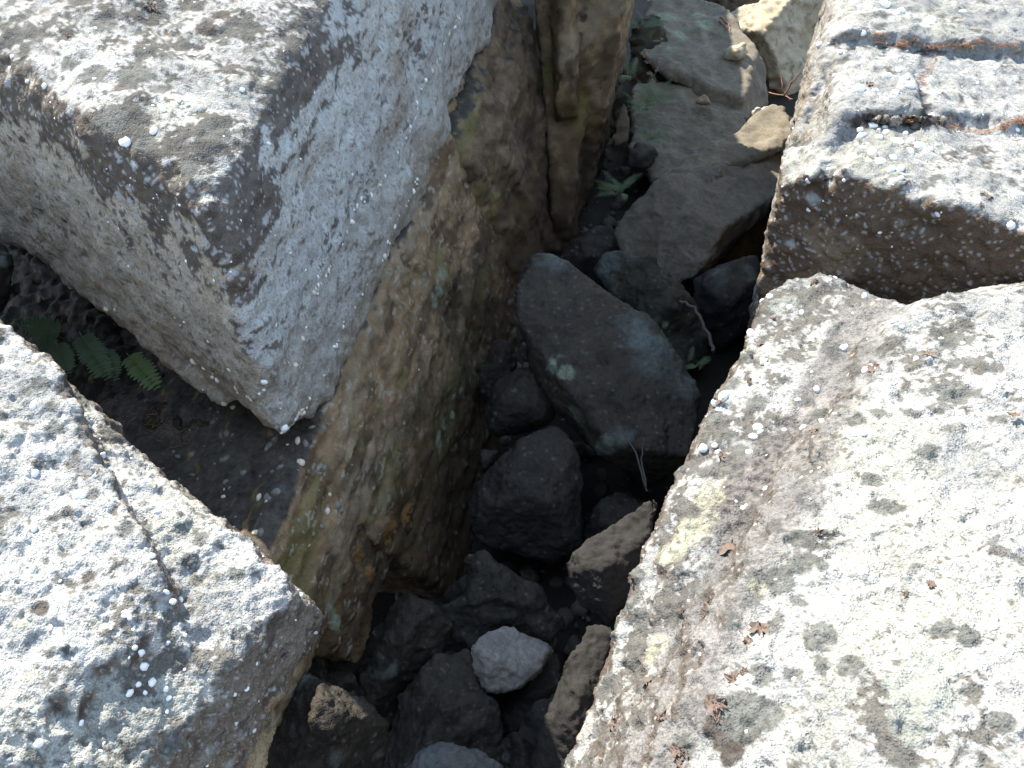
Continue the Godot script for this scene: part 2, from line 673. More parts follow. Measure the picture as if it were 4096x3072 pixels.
		WARM:
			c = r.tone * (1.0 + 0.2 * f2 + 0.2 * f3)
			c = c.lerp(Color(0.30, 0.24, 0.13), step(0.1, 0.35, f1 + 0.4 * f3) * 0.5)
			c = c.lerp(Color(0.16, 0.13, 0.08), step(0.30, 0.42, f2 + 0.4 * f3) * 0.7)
		TAN:
			var fall := Vector3(p.x * 1.0, p.y * 0.3, p.z * 1.0) + r.shift
			c = r.tone * (1.0 + 0.3 * fbm.get_noise_3dv(fall * 22.0) + 0.25 * f3) * (0.45 + 0.55 * step(-0.9, 0.0, p.y + 0.4 * f1))  # the height term paints the shade of the deep gap into the colour
			c = c.lerp(Color(0.10, 0.065, 0.035), step(0.12, 0.35, fbm.get_noise_3dv(fall * 9.0)) * 0.7)
		SOIL:
			c = r.tone * 0.5 * (1.0 + 0.5 * f2 + 0.7 * f3)
			c = c.lerp(Color(0.028, 0.04, 0.012), step(0.0, 0.25, f1 + 0.3 * f2) * r.side_tone.g)
			if f3 > 0.38:
				c = c.lerp(Color(0.14, 0.09, 0.05), 0.7)
		_:
			c = r.tone * (0.62 + 0.16 * f2 + 0.24 * f3)
			c = c.lerp(r.tone * 0.45, step(0.1, 0.3, fbm.get_noise_3dv(q * 4.0)) * 0.6)
	for i in r.spot_bins.get(Vector3i((p * 8.0).floor()), none):
		var d: float = p.distance_squared_to(r.spot_p[i])
		if d < r.spot_r[i] * r.spot_r[i] * 2.3:
			d = sqrt(d) / r.spot_r[i]
			var k := step(1.06, 0.88, d + 0.20 * f2 + 0.30 * f3)
			match r.spot_tone[i]:
				0: c = c.lerp(Color(0.115, 0.118, 0.110) * (1.0 + 0.7 * f3), k * 0.9)
				1: c = c.lerp(Color(0.26, 0.275, 0.25) * (1.0 + 0.4 * f3), k * 0.75)
				2: c = c.lerp(Color(0.125, 0.115, 0.11) * (1.0 + 1.3 * f3), k * 0.82)
				3: c = c.lerp(Color(0.40, 0.39, 0.29) * (1.0 + 1.2 * f3), k * 0.45)
				4: c = c.lerp(Color(0.24, 0.28, 0.20) * (1.0 + 0.8 * f3), k * 0.7)
				5: c = c.lerp(Color(0.20, 0.185, 0.065) * (1.0 + 0.7 * f3), step(1.3, 0.3, d + 0.8 * f2 + 0.5 * f3) * 0.6)
				6: c = c.lerp(Color(0.055, 0.045, 0.038) * (1.0 + 0.6 * f3), k * 0.9)
				7: c = c.lerp(Color(0.14, 0.165, 0.16) * (1.0 + 0.8 * f3), step(1.25, 0.3, d + 0.9 * f2 + 0.7 * f3) * 0.5)
				9: c = c.lerp(Color(0.40, 0.31, 0.185) * (1.0 + 0.3 * f2 + 0.3 * f3), k * 0.9)
				8: c = c.lerp(Color(0.24, 0.13, 0.04) * (1.0 + 0.4 * f2), k * 0.8)
	return Color(maxf(c.r, 0.012), maxf(c.g, 0.011), maxf(c.b, 0.010))


# ---------------------------------------------------------------- ground

func ground() -> void:
	var st := SurfaceTool.new()
	st.begin(Mesh.PRIMITIVE_TRIANGLES)
	var xs: Array[float] = [-220.0, -60.0, -20.0, -9.0]
	for i in 61:
		xs.append(-6.0 + i * 0.2)
	xs.append_array([9.0, 20.0, 60.0, 220.0])
	var n := xs.size()
	for j in n:
		for i in n:
			var p := Vector3(xs[i], 0.0, xs[j] - 3.0)
			var h := fbm.get_noise_3dv(p * 0.8) * 0.10 + fbm.get_noise_3dv(p * 5.0) * 0.03
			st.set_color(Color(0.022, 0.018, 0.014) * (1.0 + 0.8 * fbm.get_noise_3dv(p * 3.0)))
			st.add_vertex(Vector3(p.x, -1.44 + h, p.z))
	for j in n - 1:
		for i in n - 1:
			var o := j * n + i
			for k in [o, o + 1, o + n + 1, o, o + n + 1, o + n]:
				st.add_index(k)
	st.generate_normals()
	var g := MeshInstance3D.new()
	g.name = "ground"
	g.mesh = st.commit()
	g.material_override = mats["damp stone"]
	g.set_meta("kind", "structure")
	g.set_meta("label", "dark forest soil under and between the boulders")
	g.set_meta("category", "ground")
	add_child(g)


# ---------------------------------------------------------------- small things

func nearest(r: Rock, p: Vector3) -> int:
	if not bins.has(r):
		var fresh := {}
		for i in r.pts.size():
			var key := Vector3i((r.pts[i] * 16.0).floor())
			if not fresh.has(key):
				fresh[key] = []
			fresh[key].append(i)
		bins[r] = fresh
	var mine: Dictionary = bins[r]
	var best := 1e9
	var at := 0
	var home := Vector3i((p * 16.0).floor())
	for reach in [1, 3]:
		for z in range(-reach, reach + 1):
			for y in range(-reach, reach + 1):
				for x in range(-reach, reach + 1):
					for i in mine.get(home + Vector3i(x, y, z), []):
						var d := r.pts[i].distance_squared_to(p)
						if d < best:
							best = d
							at = i
		if best < 1e8:
			break
	return at


func lump_mesh(seed_n: int, squash: Vector3, rings := 7, around := 10, bumpy := 0.16) -> ArrayMesh:
	var st := SurfaceTool.new()
	st.begin(Mesh.PRIMITIVE_TRIANGLES)
	for j in rings + 1:
		var th := PI * j / rings
		for i in around:
			var ph := TAU * i / around
			var d := Vector3(sin(th) * cos(ph), cos(th), sin(th) * sin(ph))
			var k := 1.0 + bumpy * fine.get_noise_3dv(d * 1.3 + Vector3.ONE * seed_n * 3.7) + bumpy * 0.4 * fine.get_noise_3dv(d * 3.1 + Vector3.ONE * seed_n)
			st.add_vertex(d * k * squash)
	for j in rings:
		for i in around:
			var a := j * around + i
			var b := j * around + (i + 1) % around
			for v in [a, b, b + around, a, b + around, a + around]:
				st.add_index(v)
	st.generate_normals()
	return st.commit()


func tube(st: SurfaceTool, path: Array[Vector3], r0: float, r1: float, sides := 5, base := 0) -> int:
	var n := path.size()
	for i in n:
		var t := (path[mini(i + 1, n - 1)] - path[maxi(i - 1, 0)]).normalized()
		var u := t.cross(Vector3(0.31, 0.9, 0.2)).normalized()
		var w := t.cross(u)
		var rad := lerpf(r0, r1, float(i) / (n - 1))
		for s in sides:
			var a := TAU * s / sides
			st.add_vertex(path[i] + (u * cos(a) + w * sin(a)) * rad)
	for i in n - 1:
		for s in sides:
			var a := base + i * sides + s
			var b := base + i * sides + (s + 1) % sides
			for v in [a, b, b + sides, a, b + sides, a + sides]:
				st.add_index(v)
	return base + n * sides


func part(parent: Node3D, called: String, mesh: Mesh, mat: Material) -> MeshInstance3D:
	var m := MeshInstance3D.new()
	m.name = called
	m.mesh = mesh
	m.material_override = mat
	parent.add_child(m, true)
	return m


var pebble_meshes: Array[ArrayMesh] = []
var flake_meshes: Array[ArrayMesh] = []


func pebble(r: Rock, i: int, size: float, mat: String, sink := 0.35) -> void:
	var n := r.nrm[i]
	var m := part(r.node, "quartz_pebble", pebble_meshes[rng.randi() % pebble_meshes.size()], mats[mat])
	var axis := n.cross(Vector3(rng.randf() - 0.5, rng.randf() - 0.5, rng.randf() - 0.5)).normalized()
	var b := Basis(axis, n, axis.cross(n)).orthonormalized()
	m.basis = b.rotated(n, rng.randf() * TAU).scaled(Vector3.ONE * size)
	m.position = r.pts[i] - r.node.position - n * size * sink * 0.7 + n * size * 0.12


func pebbles(key: String, list: Array[Vector4], mat := "quartz white", sink := 0.35) -> void:
	var r: Rock = by_name[key]
	for s in list:
		pebble(r, nearest(r, Vector3(s.x, s.y, s.z)), s.w, mat, sink)


func pebble_row(key: String, path: Array[Vector3], count: int, mats_in: Array[String], lo := 0.005, hi := 0.013) -> void:
	var r: Rock = by_name[key]
	for k in count:
		var t := rng.randf() * (path.size() - 1.001)
		var i := int(t)
		var p := path[i].lerp(path[i + 1], t - i) + Vector3(rng.randfn(0, 0.008), rng.randfn(0, 0.008), rng.randfn(0, 0.008))
		pebble(r, nearest(r, p), lerpf(lo, hi, pow(rng.randf(), 2.0)), mats_in[rng.randi() % mats_in.size()], 0.45)


func pebble_scatter(key: String, centre: Vector3, reach: float, count: int, mats_in: Array[String], lo := 0.004, hi := 0.010) -> void:
	var r: Rock = by_name[key]
	var pool := PackedInt32Array()
	for i in r.pts.size():
		if r.pts[i].distance_to(centre) < reach and r.nrm[i].dot((EYE - r.pts[i]).normalized()) > 0.1:
			pool.append(i)
	if pool.is_empty():
		return
	for k in count:
		pebble(r, pool[rng.randi() % pool.size()], lerpf(lo, hi, pow(rng.randf(), 2.5)), mats_in[rng.randi() % mats_in.size()], 0.5)


func flake_mesh(seed_n: int) -> ArrayMesh:
	var st := SurfaceTool.new()
	st.begin(Mesh.PRIMITIVE_TRIANGLES)
	var around := 22
	var rings := 5
	st.add_vertex(Vector3(0, 0.02, 0))
	for j in range(1, rings + 1):
		for i in around:
			var a := TAU * i / around
			var t := float(j) / rings
			var d := Vector3(cos(a), 0, sin(a))
			var w := 0.72 + 0.42 * fine.get_noise_3dv(d * 1.4 + Vector3.ONE * seed_n * 2.3) + 0.22 * fine.get_noise_3dv(d * 3.6 + Vector3.ONE * seed_n)
			var curl := 0.10 + 0.34 * t * t * (0.6 + fine.get_noise_3dv(d * 2.7 * t + Vector3(seed_n, 4, 1)))
			curl += 0.22 * fine.get_noise_3dv(d * t * 3.0 + Vector3(2, seed_n, 8))
			st.add_vertex(d * t * w + Vector3(0, curl, 0))
	for i in around:
		for v in [0, 1 + i, 1 + (i + 1) % around]:
			st.add_index(v)
	for j in rings - 1:
		for i in around:
			var a := 1 + j * around + i
			var b := 1 + j * around + (i + 1) % around
			for v in [a, b + around, b, a, a + around, b + around]:
				st.add_index(v)
	st.generate_normals()
	return st.commit()


func flakes(key: String, list: Array[Vector4]) -> void:
	var r: Rock = by_name[key]
	for s in list:
		var i := nearest(r, Vector3(s.x, s.y, s.z))
		var m := part(r.node, "brown_lichen", flake_meshes[rng.randi() % flake_meshes.size()], mats["brown lichen"])
		var n := r.nrm[i].lerp(Vector3(-0.1, 0.9, 0.2), 0.4).normalized()
		var axis := n.cross(Vector3(rng.randf() - 0.5, 0.1, rng.randf() - 0.5)).normalized()
		m.basis = Basis(axis, n, axis.cross(n)).scaled_local(Vector3(s.w, s.w * 0.8, s.w * rng.randf_range(0.55, 0.95)))
		m.position = r.pts[i] - r.node.position + n * 0.001


func thing(called: String, label: String, category: String, at: Vector3, group := "") -> Node3D:
	var o := Node3D.new()
	o.name = numbered(called)
	o.position = at
	o.set_meta("label", label)
	o.set_meta("category", category)
	if group != "":
		o.set_meta("group", group)
	add_child(o, true)
	return o


func leaflet_mesh() -> ArrayMesh:
	# an oblong fern leaflet along +x, a little cupped, with a blunt tip
	var st := SurfaceTool.new()
	st.begin(Mesh.PRIMITIVE_TRIANGLES)
	var steps := 7
	for i in steps + 1:
		var t := float(i) / steps
		var w := 0.17 * pow(sin(PI * (0.10 + 0.88 * t)), 0.55) * (1.0 - 0.35 * t) * (1.0 + 0.10 * sin(t * 34.0))
		var drop := -0.10 * t * t
		st.add_vertex(Vector3(t, drop, -w))
		st.add_vertex(Vector3(t, drop + 0.025, 0))
		st.add_vertex(Vector3(t, drop, w))
	for i in steps:
		var o := i * 3
		for v in [o, o + 3, o + 1, o + 1, o + 3, o + 4, o + 1, o + 4, o + 2, o + 2, o + 4, o + 5]:
			st.add_index(v)
	st.generate_normals()
	return st.commit()


var leaflet: ArrayMesh


func frond(plant: Node3D, from: Vector3, to: Vector3, face: Vector3, sag: float, pairs: int, wide: float, mat: String, slim := 0.75) -> void:
	var path: Array[Vector3] = []
	for i in 9:
		var t := i / 8.0
		path.append(from.lerp(to, t) + face * sag * 4.0 * t * (1.0 - t))
	var st := SurfaceTool.new()
	st.begin(Mesh.PRIMITIVE_TRIANGLES)
	tube(st, path, 0.0016, 0.0006, 4)
	st.generate_normals()
	var f := part(plant, "frond", st.commit(), mats["stalk"])
	var dir := (to - from).normalized()
	var side := dir.cross(face).normalized()
	for k in pairs:
		var t := 0.14 + 0.84 * k / (pairs - 1.0)
		var p := from.lerp(to, t) + face * sag * 4.0 * t * (1.0 - t)
		var size := wide * (0.35 + 0.65 * sin(PI * clampf(0.22 + 0.70 * t, 0.0, 1.0))) * rng.randf_range(0.9, 1.08)
		if t > 0.9:
			size *= 0.6
		for s in [-1.0, 1.0]:
			var x: Vector3 = (side * s + dir * 0.38 + face * rng.randf_range(-0.12, 0.16)).normalized()
			var y := face.slide(x).normalized()
			var l := part(f, "leaflet", leaflet, mats[mat])
			var lit: float = size * rng.randf_range(0.92, 1.05)
			l.basis = Basis(x * lit, y * lit, x.cross(y) * lit * slim)
			l.position = p


func twig(called: String, label: String, path: Array[Vector3], r0: float, r1: float, mat: String, group := "") -> void:
	var st := SurfaceTool.new()
	st.begin(Mesh.PRIMITIVE_TRIANGLES)
	var bent: Array[Vector3] = []
	for i in path.size() - 1:
		for k in 4:
			bent.append(path[i].lerp(path[i + 1], k / 4.0) + Vector3(rng.randfn(0, r0 * 0.5), rng.randfn(0, r0 * 0.5), rng.randfn(0, r0 * 0.5)))
	bent.append(path[-1])
	tube(st, bent, r0, r1, 6)
	st.generate_normals()
	var m := part(self, numbered(called), st.commit(), mats[mat])
	m.set_meta("label", label)
	m.set_meta("category", "twig")
	if group != "":
		m.set_meta("group", group)


func needles(key: String, label: String, path: Array[Vector3], count: int, spread: float) -> void:
	var r: Rock = by_name[key]
	var st := SurfaceTool.new()
	st.begin(Mesh.PRIMITIVE_TRIANGLES)
	tube(st, [Vector3(-0.5, 0, 0), Vector3(0, 0.04, 0), Vector3(0.5, 0, 0)] as Array[Vector3], 0.035, 0.018, 4)
	st.generate_normals()
	var mm := MultiMesh.new()
	mm.transform_format = MultiMesh.TRANSFORM_3D
	mm.mesh = st.commit()
	mm.instance_count = count
	var picks := PackedInt32Array()
	for k in path.size() * 5 - 4:
		var t := minf(k / 5.0, path.size() - 1.001)
		picks.append(nearest(r, path[int(t)].lerp(path[int(t) + 1], t - int(t))))
	for k in count:
		var i := picks[rng.randi() % picks.size()]
		var p := r.pts[i] + Vector3(rng.randfn(0, spread), 0.002 + absf(rng.randfn(0, 0.005)), rng.randfn(0, spread * 0.45))
		var d := Vector3(rng.randfn(0, 1), rng.randfn(0, 0.25), rng.randfn(0, 0.8)).normalized()
		var up := Vector3.UP.slide(d).normalized()
		var l := rng.randf_range(0.014, 0.030)
		mm.set_instance_transform(k, Transform3D(Basis(d * l, up * 0.02, d.cross(up) * 0.02), p))
	var n := MultiMeshInstance3D.new()
	n.name = numbered("pine_needles")
	n.multimesh = mm
	n.material_override = mats["needle"]
	n.set_meta("kind", "stuff")
	n.set_meta("label", label)
	n.set_meta("category", "pine needles")
	add_child(n, true)


func gravel() -> void:
	# loose grit and pebbles in the gaps of the crevice floor
	var mm := MultiMesh.new()
	mm.transform_format = MultiMesh.TRANSFORM_3D
	mm.use_colors = true
	mm.mesh = lump_mesh(19, Vector3(1.0, 0.7, 0.85), 5, 7, 0.3)
	mm.instance_count = 1500
	for k in 1500:
		var z := rng.randf_range(-5.6, -0.8)
		var x := -0.3 + 0.2 * (-z - 1.0) + rng.randf_range(-0.35, 0.75)
		var p := Vector3(x, 0.0, z)
		var h := fbm.get_noise_3dv(p * 0.8) * 0.10 + fbm.get_noise_3dv(p * 5.0) * 0.03
		var size := lerpf(0.008, 0.045, pow(rng.randf(), 3.0))
		var b := Basis.from_euler(Vector3(rng.randf(), rng.randf() * TAU, rng.randf())).scaled(Vector3.ONE * size)
		mm.set_instance_transform(k, Transform3D(b, Vector3(x, -1.44 + h + size * 0.3, z)))
		var g := rng.randf_range(0.02, 0.06)
		mm.set_instance_color(k, Color(g * 1.15, g, g * 0.85))
	var m := StandardMaterial3D.new()
	m.resource_name = "grit"
	m.vertex_color_use_as_albedo = true
	m.roughness = 0.9
	var o := MultiMeshInstance3D.new()
	o.name = "gravel"
	o.multimesh = mm
	o.material_override = m
	o.set_meta("kind", "stuff")
	o.set_meta("label", "dark gravel and grit in the gaps of the crevice floor")
	o.set_meta("category", "gravel")
	add_child(o, true)


func leaf(label: String, at: Vector3, n: Vector3, size: float, group := "", mat := "dead leaf") -> void:
	var m := part(self, numbered("dead_leaf"), flake_meshes[rng.randi() % flake_meshes.size()], mats[mat])
	var axis := n.cross(Vector3(rng.randf() - 0.5, 0.1, rng.randf() - 0.5)).normalized()
	m.basis = Basis(axis, n.normalized(), axis.cross(n.normalized())).scaled_local(Vector3(size, size * 0.6, size * 0.6))
	m.position = at
	m.set_meta("label", label)
	m.set_meta("category", "leaf")
	if group != "":
		m.set_meta("group", group)


# ---------------------------------------------------------------- the rocks

func define_rocks() -> void:
	var r: Rock
	r = rock("left", "boulder", "huge overhanging grey conglomerate boulder with a sunlit lichen top and a pointed prow", "boulder", LICHEN, {"cell": 0.07, "lump": 0.026, "rough": 0.004, "grit": 0.5, "bright": 0.88, "crust": 0.6, "top_lo": 0.64, "crust_above": 0.22, "tone": Color(-0.02, 0.25, 0.30), "side": Color(0.485, 0.50, 0.485), "target": 2.7})
	hull(r, 0.062, [Plane(0.979, 0.08, 0.19, -0.941), Plane(-0.643, 0.02, 0.766, -0.878), Plane(0.059, 0.991, 0.122, 0.175), Plane(0.793, 0.594, 0.136, -0.503), Plane(-0.464, 0.721, 0.515, -0.235), Plane(0, -1, 0, 0.45), Plane(-0.298, -0.745, 0.596, -0.604), Plane(-0.646, -0.438, 0.625, -0.484), Plane(0, 0, -1, 3.6), Plane(-1, 0, 0, 3.2)])
	hull(r, 0.05, [Plane(0.979, 0.08, 0.19, -0.941), Plane(0.099, 0.99, 0.099, 0.832), Plane(0, 0.756, 0.655, -1.483), Plane(0, -1, 0, 0.36), Plane(0.793, 0.594, 0.136, -0.011), Plane(0, 0, -1, 4.6), Plane(-1, 0, 0, 3.2), Plane(-0.643, 0.02, 0.766, -0.878)])
	hull(r, 0.06, [Plane(0.98, 0.05, 0.191, -0.908), Plane(0, -1, 0, 0.375), Plane(0.564, 0.82, 0.102, -0.612), Plane(0.447, 0, 0.894, -2.367), Plane(0.301, 0, -0.954, 3.212), Plane(-1, 0, 0, 0.8)])
	crack(r, 0.005, [Vector3(-1.307, 0.563, -2.503), Vector3(-1.226, 0.543, -2.377), Vector3(-1.158, 0.528, -2.288)])
	crack(r, 0.006, [Vector3(-0.995, 0.542, -2.48), Vector3(-0.93, 0.526, -2.386), Vector3(-0.885, 0.519, -2.348)])
	spots(r, 6, [Vector4(-0.814, 0.522, -2.409, 0.029), Vector4(-0.82, 0.513, -2.335, 0.017), Vector4(-0.788, 0.53, -2.489, 0.026), Vector4(-0.672, 0.501, -2.306, 0.016), Vector4(-0.61, 0.423, -1.992, 0.017)])
	spots(r, 0, [Vector4(-1.322, 0.556, -2.439, 0.025), Vector4(-1.082, 0.537, -2.404, 0.033), Vector4(-0.946, 0.503, -2.189, 0.044), Vector4(-1.043, 0.508, -2.186, 0.04), Vector4(-0.957, 0.481, -2.008, 0.045), Vector4(-0.708, 0.462, -1.975, 0.038), Vector4(-0.867, 0.468, -1.944, 0.026), Vector4(-0.746, 0.45, -1.856, 0.029), Vector4(-0.877, 0.493, -2.142, 0.024), Vector4(-1.122, 0.519, -2.233, 0.028)])
	r = rock("leftback_blocker", "boulder", "tall boulder added behind the overhanging prow boulder to shade the crevice, mostly out of view", "boulder", LICHEN, {"cell": 0.14, "lump": 0.05, "rough": 0.02, "tone": Color(0.0, 0.25, 1.0), "target": 7})  # added mass, shaped to keep the sun off the crevice floor
	hull(r, 0.05, [Plane(0.981, 0.02, 0.191, -1.064), Plane(0.099, 0.994, 0.05, 0.666), Plane(0, 0.316, 0.949, -4.19), Plane(0, 0, -1, 8.2), Plane(0, -1, 0, 0.6), Plane(-1, 0, 0, 3)])
	hull(r, 0.06, [Plane(0.952, -0.05, 0.301, -1.283), Plane(1, 0, 0, -0.25), Plane(0.05, 0.999, 0, 1.433), Plane(0, 0.301, 0.954, -2.846), Plane(0, 0, -1, 8), Plane(0, -1, 0, -0.42), Plane(-1, 0, 0, 3)])
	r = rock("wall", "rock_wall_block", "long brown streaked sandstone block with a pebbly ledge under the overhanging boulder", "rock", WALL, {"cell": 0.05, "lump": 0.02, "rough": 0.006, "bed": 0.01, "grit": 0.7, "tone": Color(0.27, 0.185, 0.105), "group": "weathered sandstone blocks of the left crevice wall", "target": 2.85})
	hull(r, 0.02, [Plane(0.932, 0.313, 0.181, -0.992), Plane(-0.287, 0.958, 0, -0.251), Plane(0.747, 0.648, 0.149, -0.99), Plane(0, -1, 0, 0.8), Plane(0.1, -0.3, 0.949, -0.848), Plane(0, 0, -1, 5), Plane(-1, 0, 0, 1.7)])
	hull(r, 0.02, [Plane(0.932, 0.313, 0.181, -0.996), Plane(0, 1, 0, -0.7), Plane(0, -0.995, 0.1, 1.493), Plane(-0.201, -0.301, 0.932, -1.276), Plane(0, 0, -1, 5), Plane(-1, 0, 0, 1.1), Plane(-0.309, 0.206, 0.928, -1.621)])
	crack(r, 0.075, [Vector3(0.11, -0.767, -4.717), Vector3(0.208, -0.968, -4.895)])
	crack(r, 0.05, [Vector3(-0.047, -0.758, -3.926), Vector3(-0.098, -0.763, -3.654)])
	crack(r, 0.035, [Vector3(-0.381, -0.471, -2.702), Vector3(-0.347, -0.562, -2.722)])
	crack(r, 0.03, [Vector3(-0.459, -0.799, -1.737), Vector3(-0.481, -0.783, -1.648)])
	crack(r, 0.04, [Vector3(0.249, -1.212, -4.681), Vector3(0.187, -1.244, -4.307)])
	spots(r, 5, [Vector4(-0.275, -0.646, -2.943, 0.056), Vector4(-0.258, -0.709, -2.922, 0.044), Vector4(-0.395, -0.673, -2.279, 0.033), Vector4(-0.384, -0.678, -2.331, 0.028), Vector4(-0.478, -0.623, -1.943, 0.03), Vector4(-0.501, -0.537, -1.973, 0.03), Vector4(-0.433, -0.646, -2.131, 0.021), Vector4(-0.056, -1.245, -3.053, 0.036)])
	spots(r, 4, [Vector4(-0.289, -0.683, -2.811, 0.037), Vector4(-0.303, -0.685, -2.736, 0.03), Vector4(-0.274, -0.678, -2.893, 0.028), Vector4(-0.255, -1.027, -2.409, 0.03), Vector4(-0.274, -1.021, -2.322, 0.033), Vector4(-0.229, -1.058, -2.488, 0.019), Vector4(-0.418, -0.836, -1.9, 0.018), Vector4(-0.323, -0.61, -2.758, 0.018)])
	spots(r, 8, [Vector4(-0.496, -0.999, -1.797, 0.037), Vector4(-0.496, -1.142, -1.843, 0.033), Vector4(-0.406, -0.911, -1.831, 0.047), Vector4(-0.359, -0.987, -1.946, 0.044)])
	spots(r, 4, [Vector4(-0.444, -1.092, -1.816, 0.016), Vector4(-0.523, -0.775, -1.444, 0.028)])
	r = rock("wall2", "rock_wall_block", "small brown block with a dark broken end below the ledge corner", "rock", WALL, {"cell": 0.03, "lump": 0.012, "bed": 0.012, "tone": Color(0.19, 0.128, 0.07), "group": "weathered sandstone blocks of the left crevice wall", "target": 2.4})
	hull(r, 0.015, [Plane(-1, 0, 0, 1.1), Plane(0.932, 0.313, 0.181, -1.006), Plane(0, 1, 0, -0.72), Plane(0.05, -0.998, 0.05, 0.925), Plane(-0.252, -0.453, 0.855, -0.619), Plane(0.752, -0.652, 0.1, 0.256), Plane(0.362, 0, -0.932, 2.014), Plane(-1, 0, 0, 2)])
	spots(r, 4, [Vector4(-0.528, -0.797, -1.457, 0.026), Vector4(-0.521, -0.832, -1.436, 0.023)])
	spots(r, 8, [Vector4(-0.474, -0.83, -1.68, 0.03), Vector4(-0.451, -0.912, -1.659, 0.03)])
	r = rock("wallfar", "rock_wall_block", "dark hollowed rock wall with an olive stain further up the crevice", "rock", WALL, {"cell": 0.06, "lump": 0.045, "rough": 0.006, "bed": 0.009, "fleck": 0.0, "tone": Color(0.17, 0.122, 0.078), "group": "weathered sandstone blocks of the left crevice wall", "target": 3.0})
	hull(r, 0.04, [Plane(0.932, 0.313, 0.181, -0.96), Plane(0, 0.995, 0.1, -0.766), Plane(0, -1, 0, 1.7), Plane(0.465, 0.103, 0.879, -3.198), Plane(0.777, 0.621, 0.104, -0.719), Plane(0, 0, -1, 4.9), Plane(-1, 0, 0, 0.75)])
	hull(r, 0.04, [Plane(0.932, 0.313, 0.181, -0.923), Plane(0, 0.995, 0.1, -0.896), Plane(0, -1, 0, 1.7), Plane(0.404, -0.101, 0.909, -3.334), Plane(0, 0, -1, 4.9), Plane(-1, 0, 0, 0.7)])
	spots(r, 5, [Vector4(-0.321, -0.865, -3.367, 0.082), Vector4(-0.297, -0.76, -3.392, 0.081), Vector4(-0.146, -0.765, -3.471, 0.062), Vector4(-0.117, -0.821, -3.48, 0.063), Vector4(-0.076, -0.778, -3.563, 0.063)])
	spots(r, 4, [Vector4(-0.36, -1.041, -3.325, 0.053), Vector4(-0.148, -0.849, -3.46, 0.021)])
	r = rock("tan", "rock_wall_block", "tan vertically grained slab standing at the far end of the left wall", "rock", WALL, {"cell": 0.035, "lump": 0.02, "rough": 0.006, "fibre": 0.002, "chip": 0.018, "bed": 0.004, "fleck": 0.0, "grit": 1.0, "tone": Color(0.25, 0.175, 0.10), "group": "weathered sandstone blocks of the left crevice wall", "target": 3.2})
	hull(r, 0.008, [Plane(0.964, -0.092, 0.249, -0.566), Plane(-0.253, 0.121, 0.96, -4.504), Plane(0, 1, 0, 0.7), Plane(0, -1, 0, 1.4), Plane(0, 0, -1, 4.95), Plane(-0.995, 0, 0.1, -0.741)])
	hull(r, 0.008, [Plane(0.977, 0.1, 0.19, -0.586), Plane(-0.202, 0.202, 0.958, -4.355), Plane(0, 1, 0, 0.7), Plane(0.204, -0.764, 0.612, -1.983), Plane(0, 0, -1, 4.95), Plane(-0.995, 0, 0.1, -0.671)])
	hull(r, 0.012, [Plane(0.978, 0.05, 0.202, -0.568), Plane(0, 0.756, 0.655, -3.528), Plane(0, -1, 0, 1.5), Plane(0, 0, -1, 4.95), Plane(-0.3, 0.1, 0.949, -4.005), Plane(-0.995, 0, 0.1, -0.614)])
	spots(r, 6, [Vector4(0.359, -0.377, -4.549, 0.021), Vector4(0.347, -0.456, -4.542, 0.019)])
	r = rock("frontleft", "boulder", "stepped sunlit boulder with pale lichen at the lower left corner", "boulder", LICHEN, {"cell": 0.05, "lump": 0.022, "rough": 0.008, "bright": 0.88, "tone": Color(0.26, 0.2, 0.05), "top_lo": 0.42, "side": Color(0.215, 0.18, 0.145), "target": 2.3})
	hull(r, 0.02, [Plane(0.806, 0.141, 0.574, -0.909), Plane(0.975, 0.119, 0.189, -0.609), Plane(0.82, 0.33, 0.467, -0.822), Plane(0.64, 0.099, -0.762, 0.517), Plane(0.213, 0.97, 0.116, -0.21), Plane(0.416, 0.78, -0.468, 0.315), Plane(0.1, -0.995, 0, 0.398), Plane(0.704, -0.704, 0.101, -0.284), Plane(-1, 0, 0, 2.2), Plane(0, 0, 1, 0.3)])
	hull(r, 0.015, [Plane(0.806, 0.141, 0.574, -0.901), Plane(0.962, 0.064, 0.267, -0.731), Plane(0.81, 0, -0.587, 0.049), Plane(0.08, 0.996, 0.05, 0.016), Plane(0.602, 0.702, 0.381, -0.67), Plane(0.529, 0.847, 0.053, -0.303), Plane(0.64, 0.099, -0.762, 0.498), Plane(0, -1, 0, 0.3), Plane(-1, 0, 0, 2.2), Plane(0, 0, 1, 0.3)])
	hull(r, 0.012, [Plane(-0.987, 0.1, -0.124, 0.607), Plane(-0.526, 0.82, 0.223, -0.154), Plane(-0.948, 0.159, -0.275, 0.689), Plane(-0.503, 0.851, 0.147, -0.064), Plane(0.451, 0.08, -0.889, 0.556), Plane(0.558, 0.693, -0.457, -0.001), Plane(0.862, -0.252, -0.44, 0.026), Plane(0.942, 0.297, -0.155, -0.374), Plane(0.866, -0.494, 0.079, -0.359), Plane(0.96, -0.062, 0.272, -0.669), Plane(0.797, -0.552, 0.247, -0.449), Plane(0.876, 0.085, 0.476, -0.838), Plane(0.766, -0.567, 0.304, -0.466), Plane(0.854, 0.091, 0.512, -0.873), Plane(-0.24, -0.885, -0.4, 0.927), Plane(0.08, 0.824, 0.561, -0.696), Plane(0.308, 0.458, 0.834, -0.951), Plane(-0.239, 0.971, 0, -0.109)])
	spots(r, 9, [Vector4(-0.505, -0.274, -0.872, 0.039), Vector4(-0.514, -0.293, -0.822, 0.043), Vector4(-0.475, -0.189, -0.87, 0.028), Vector4(-0.524, -0.282, -0.78, 0.047)])
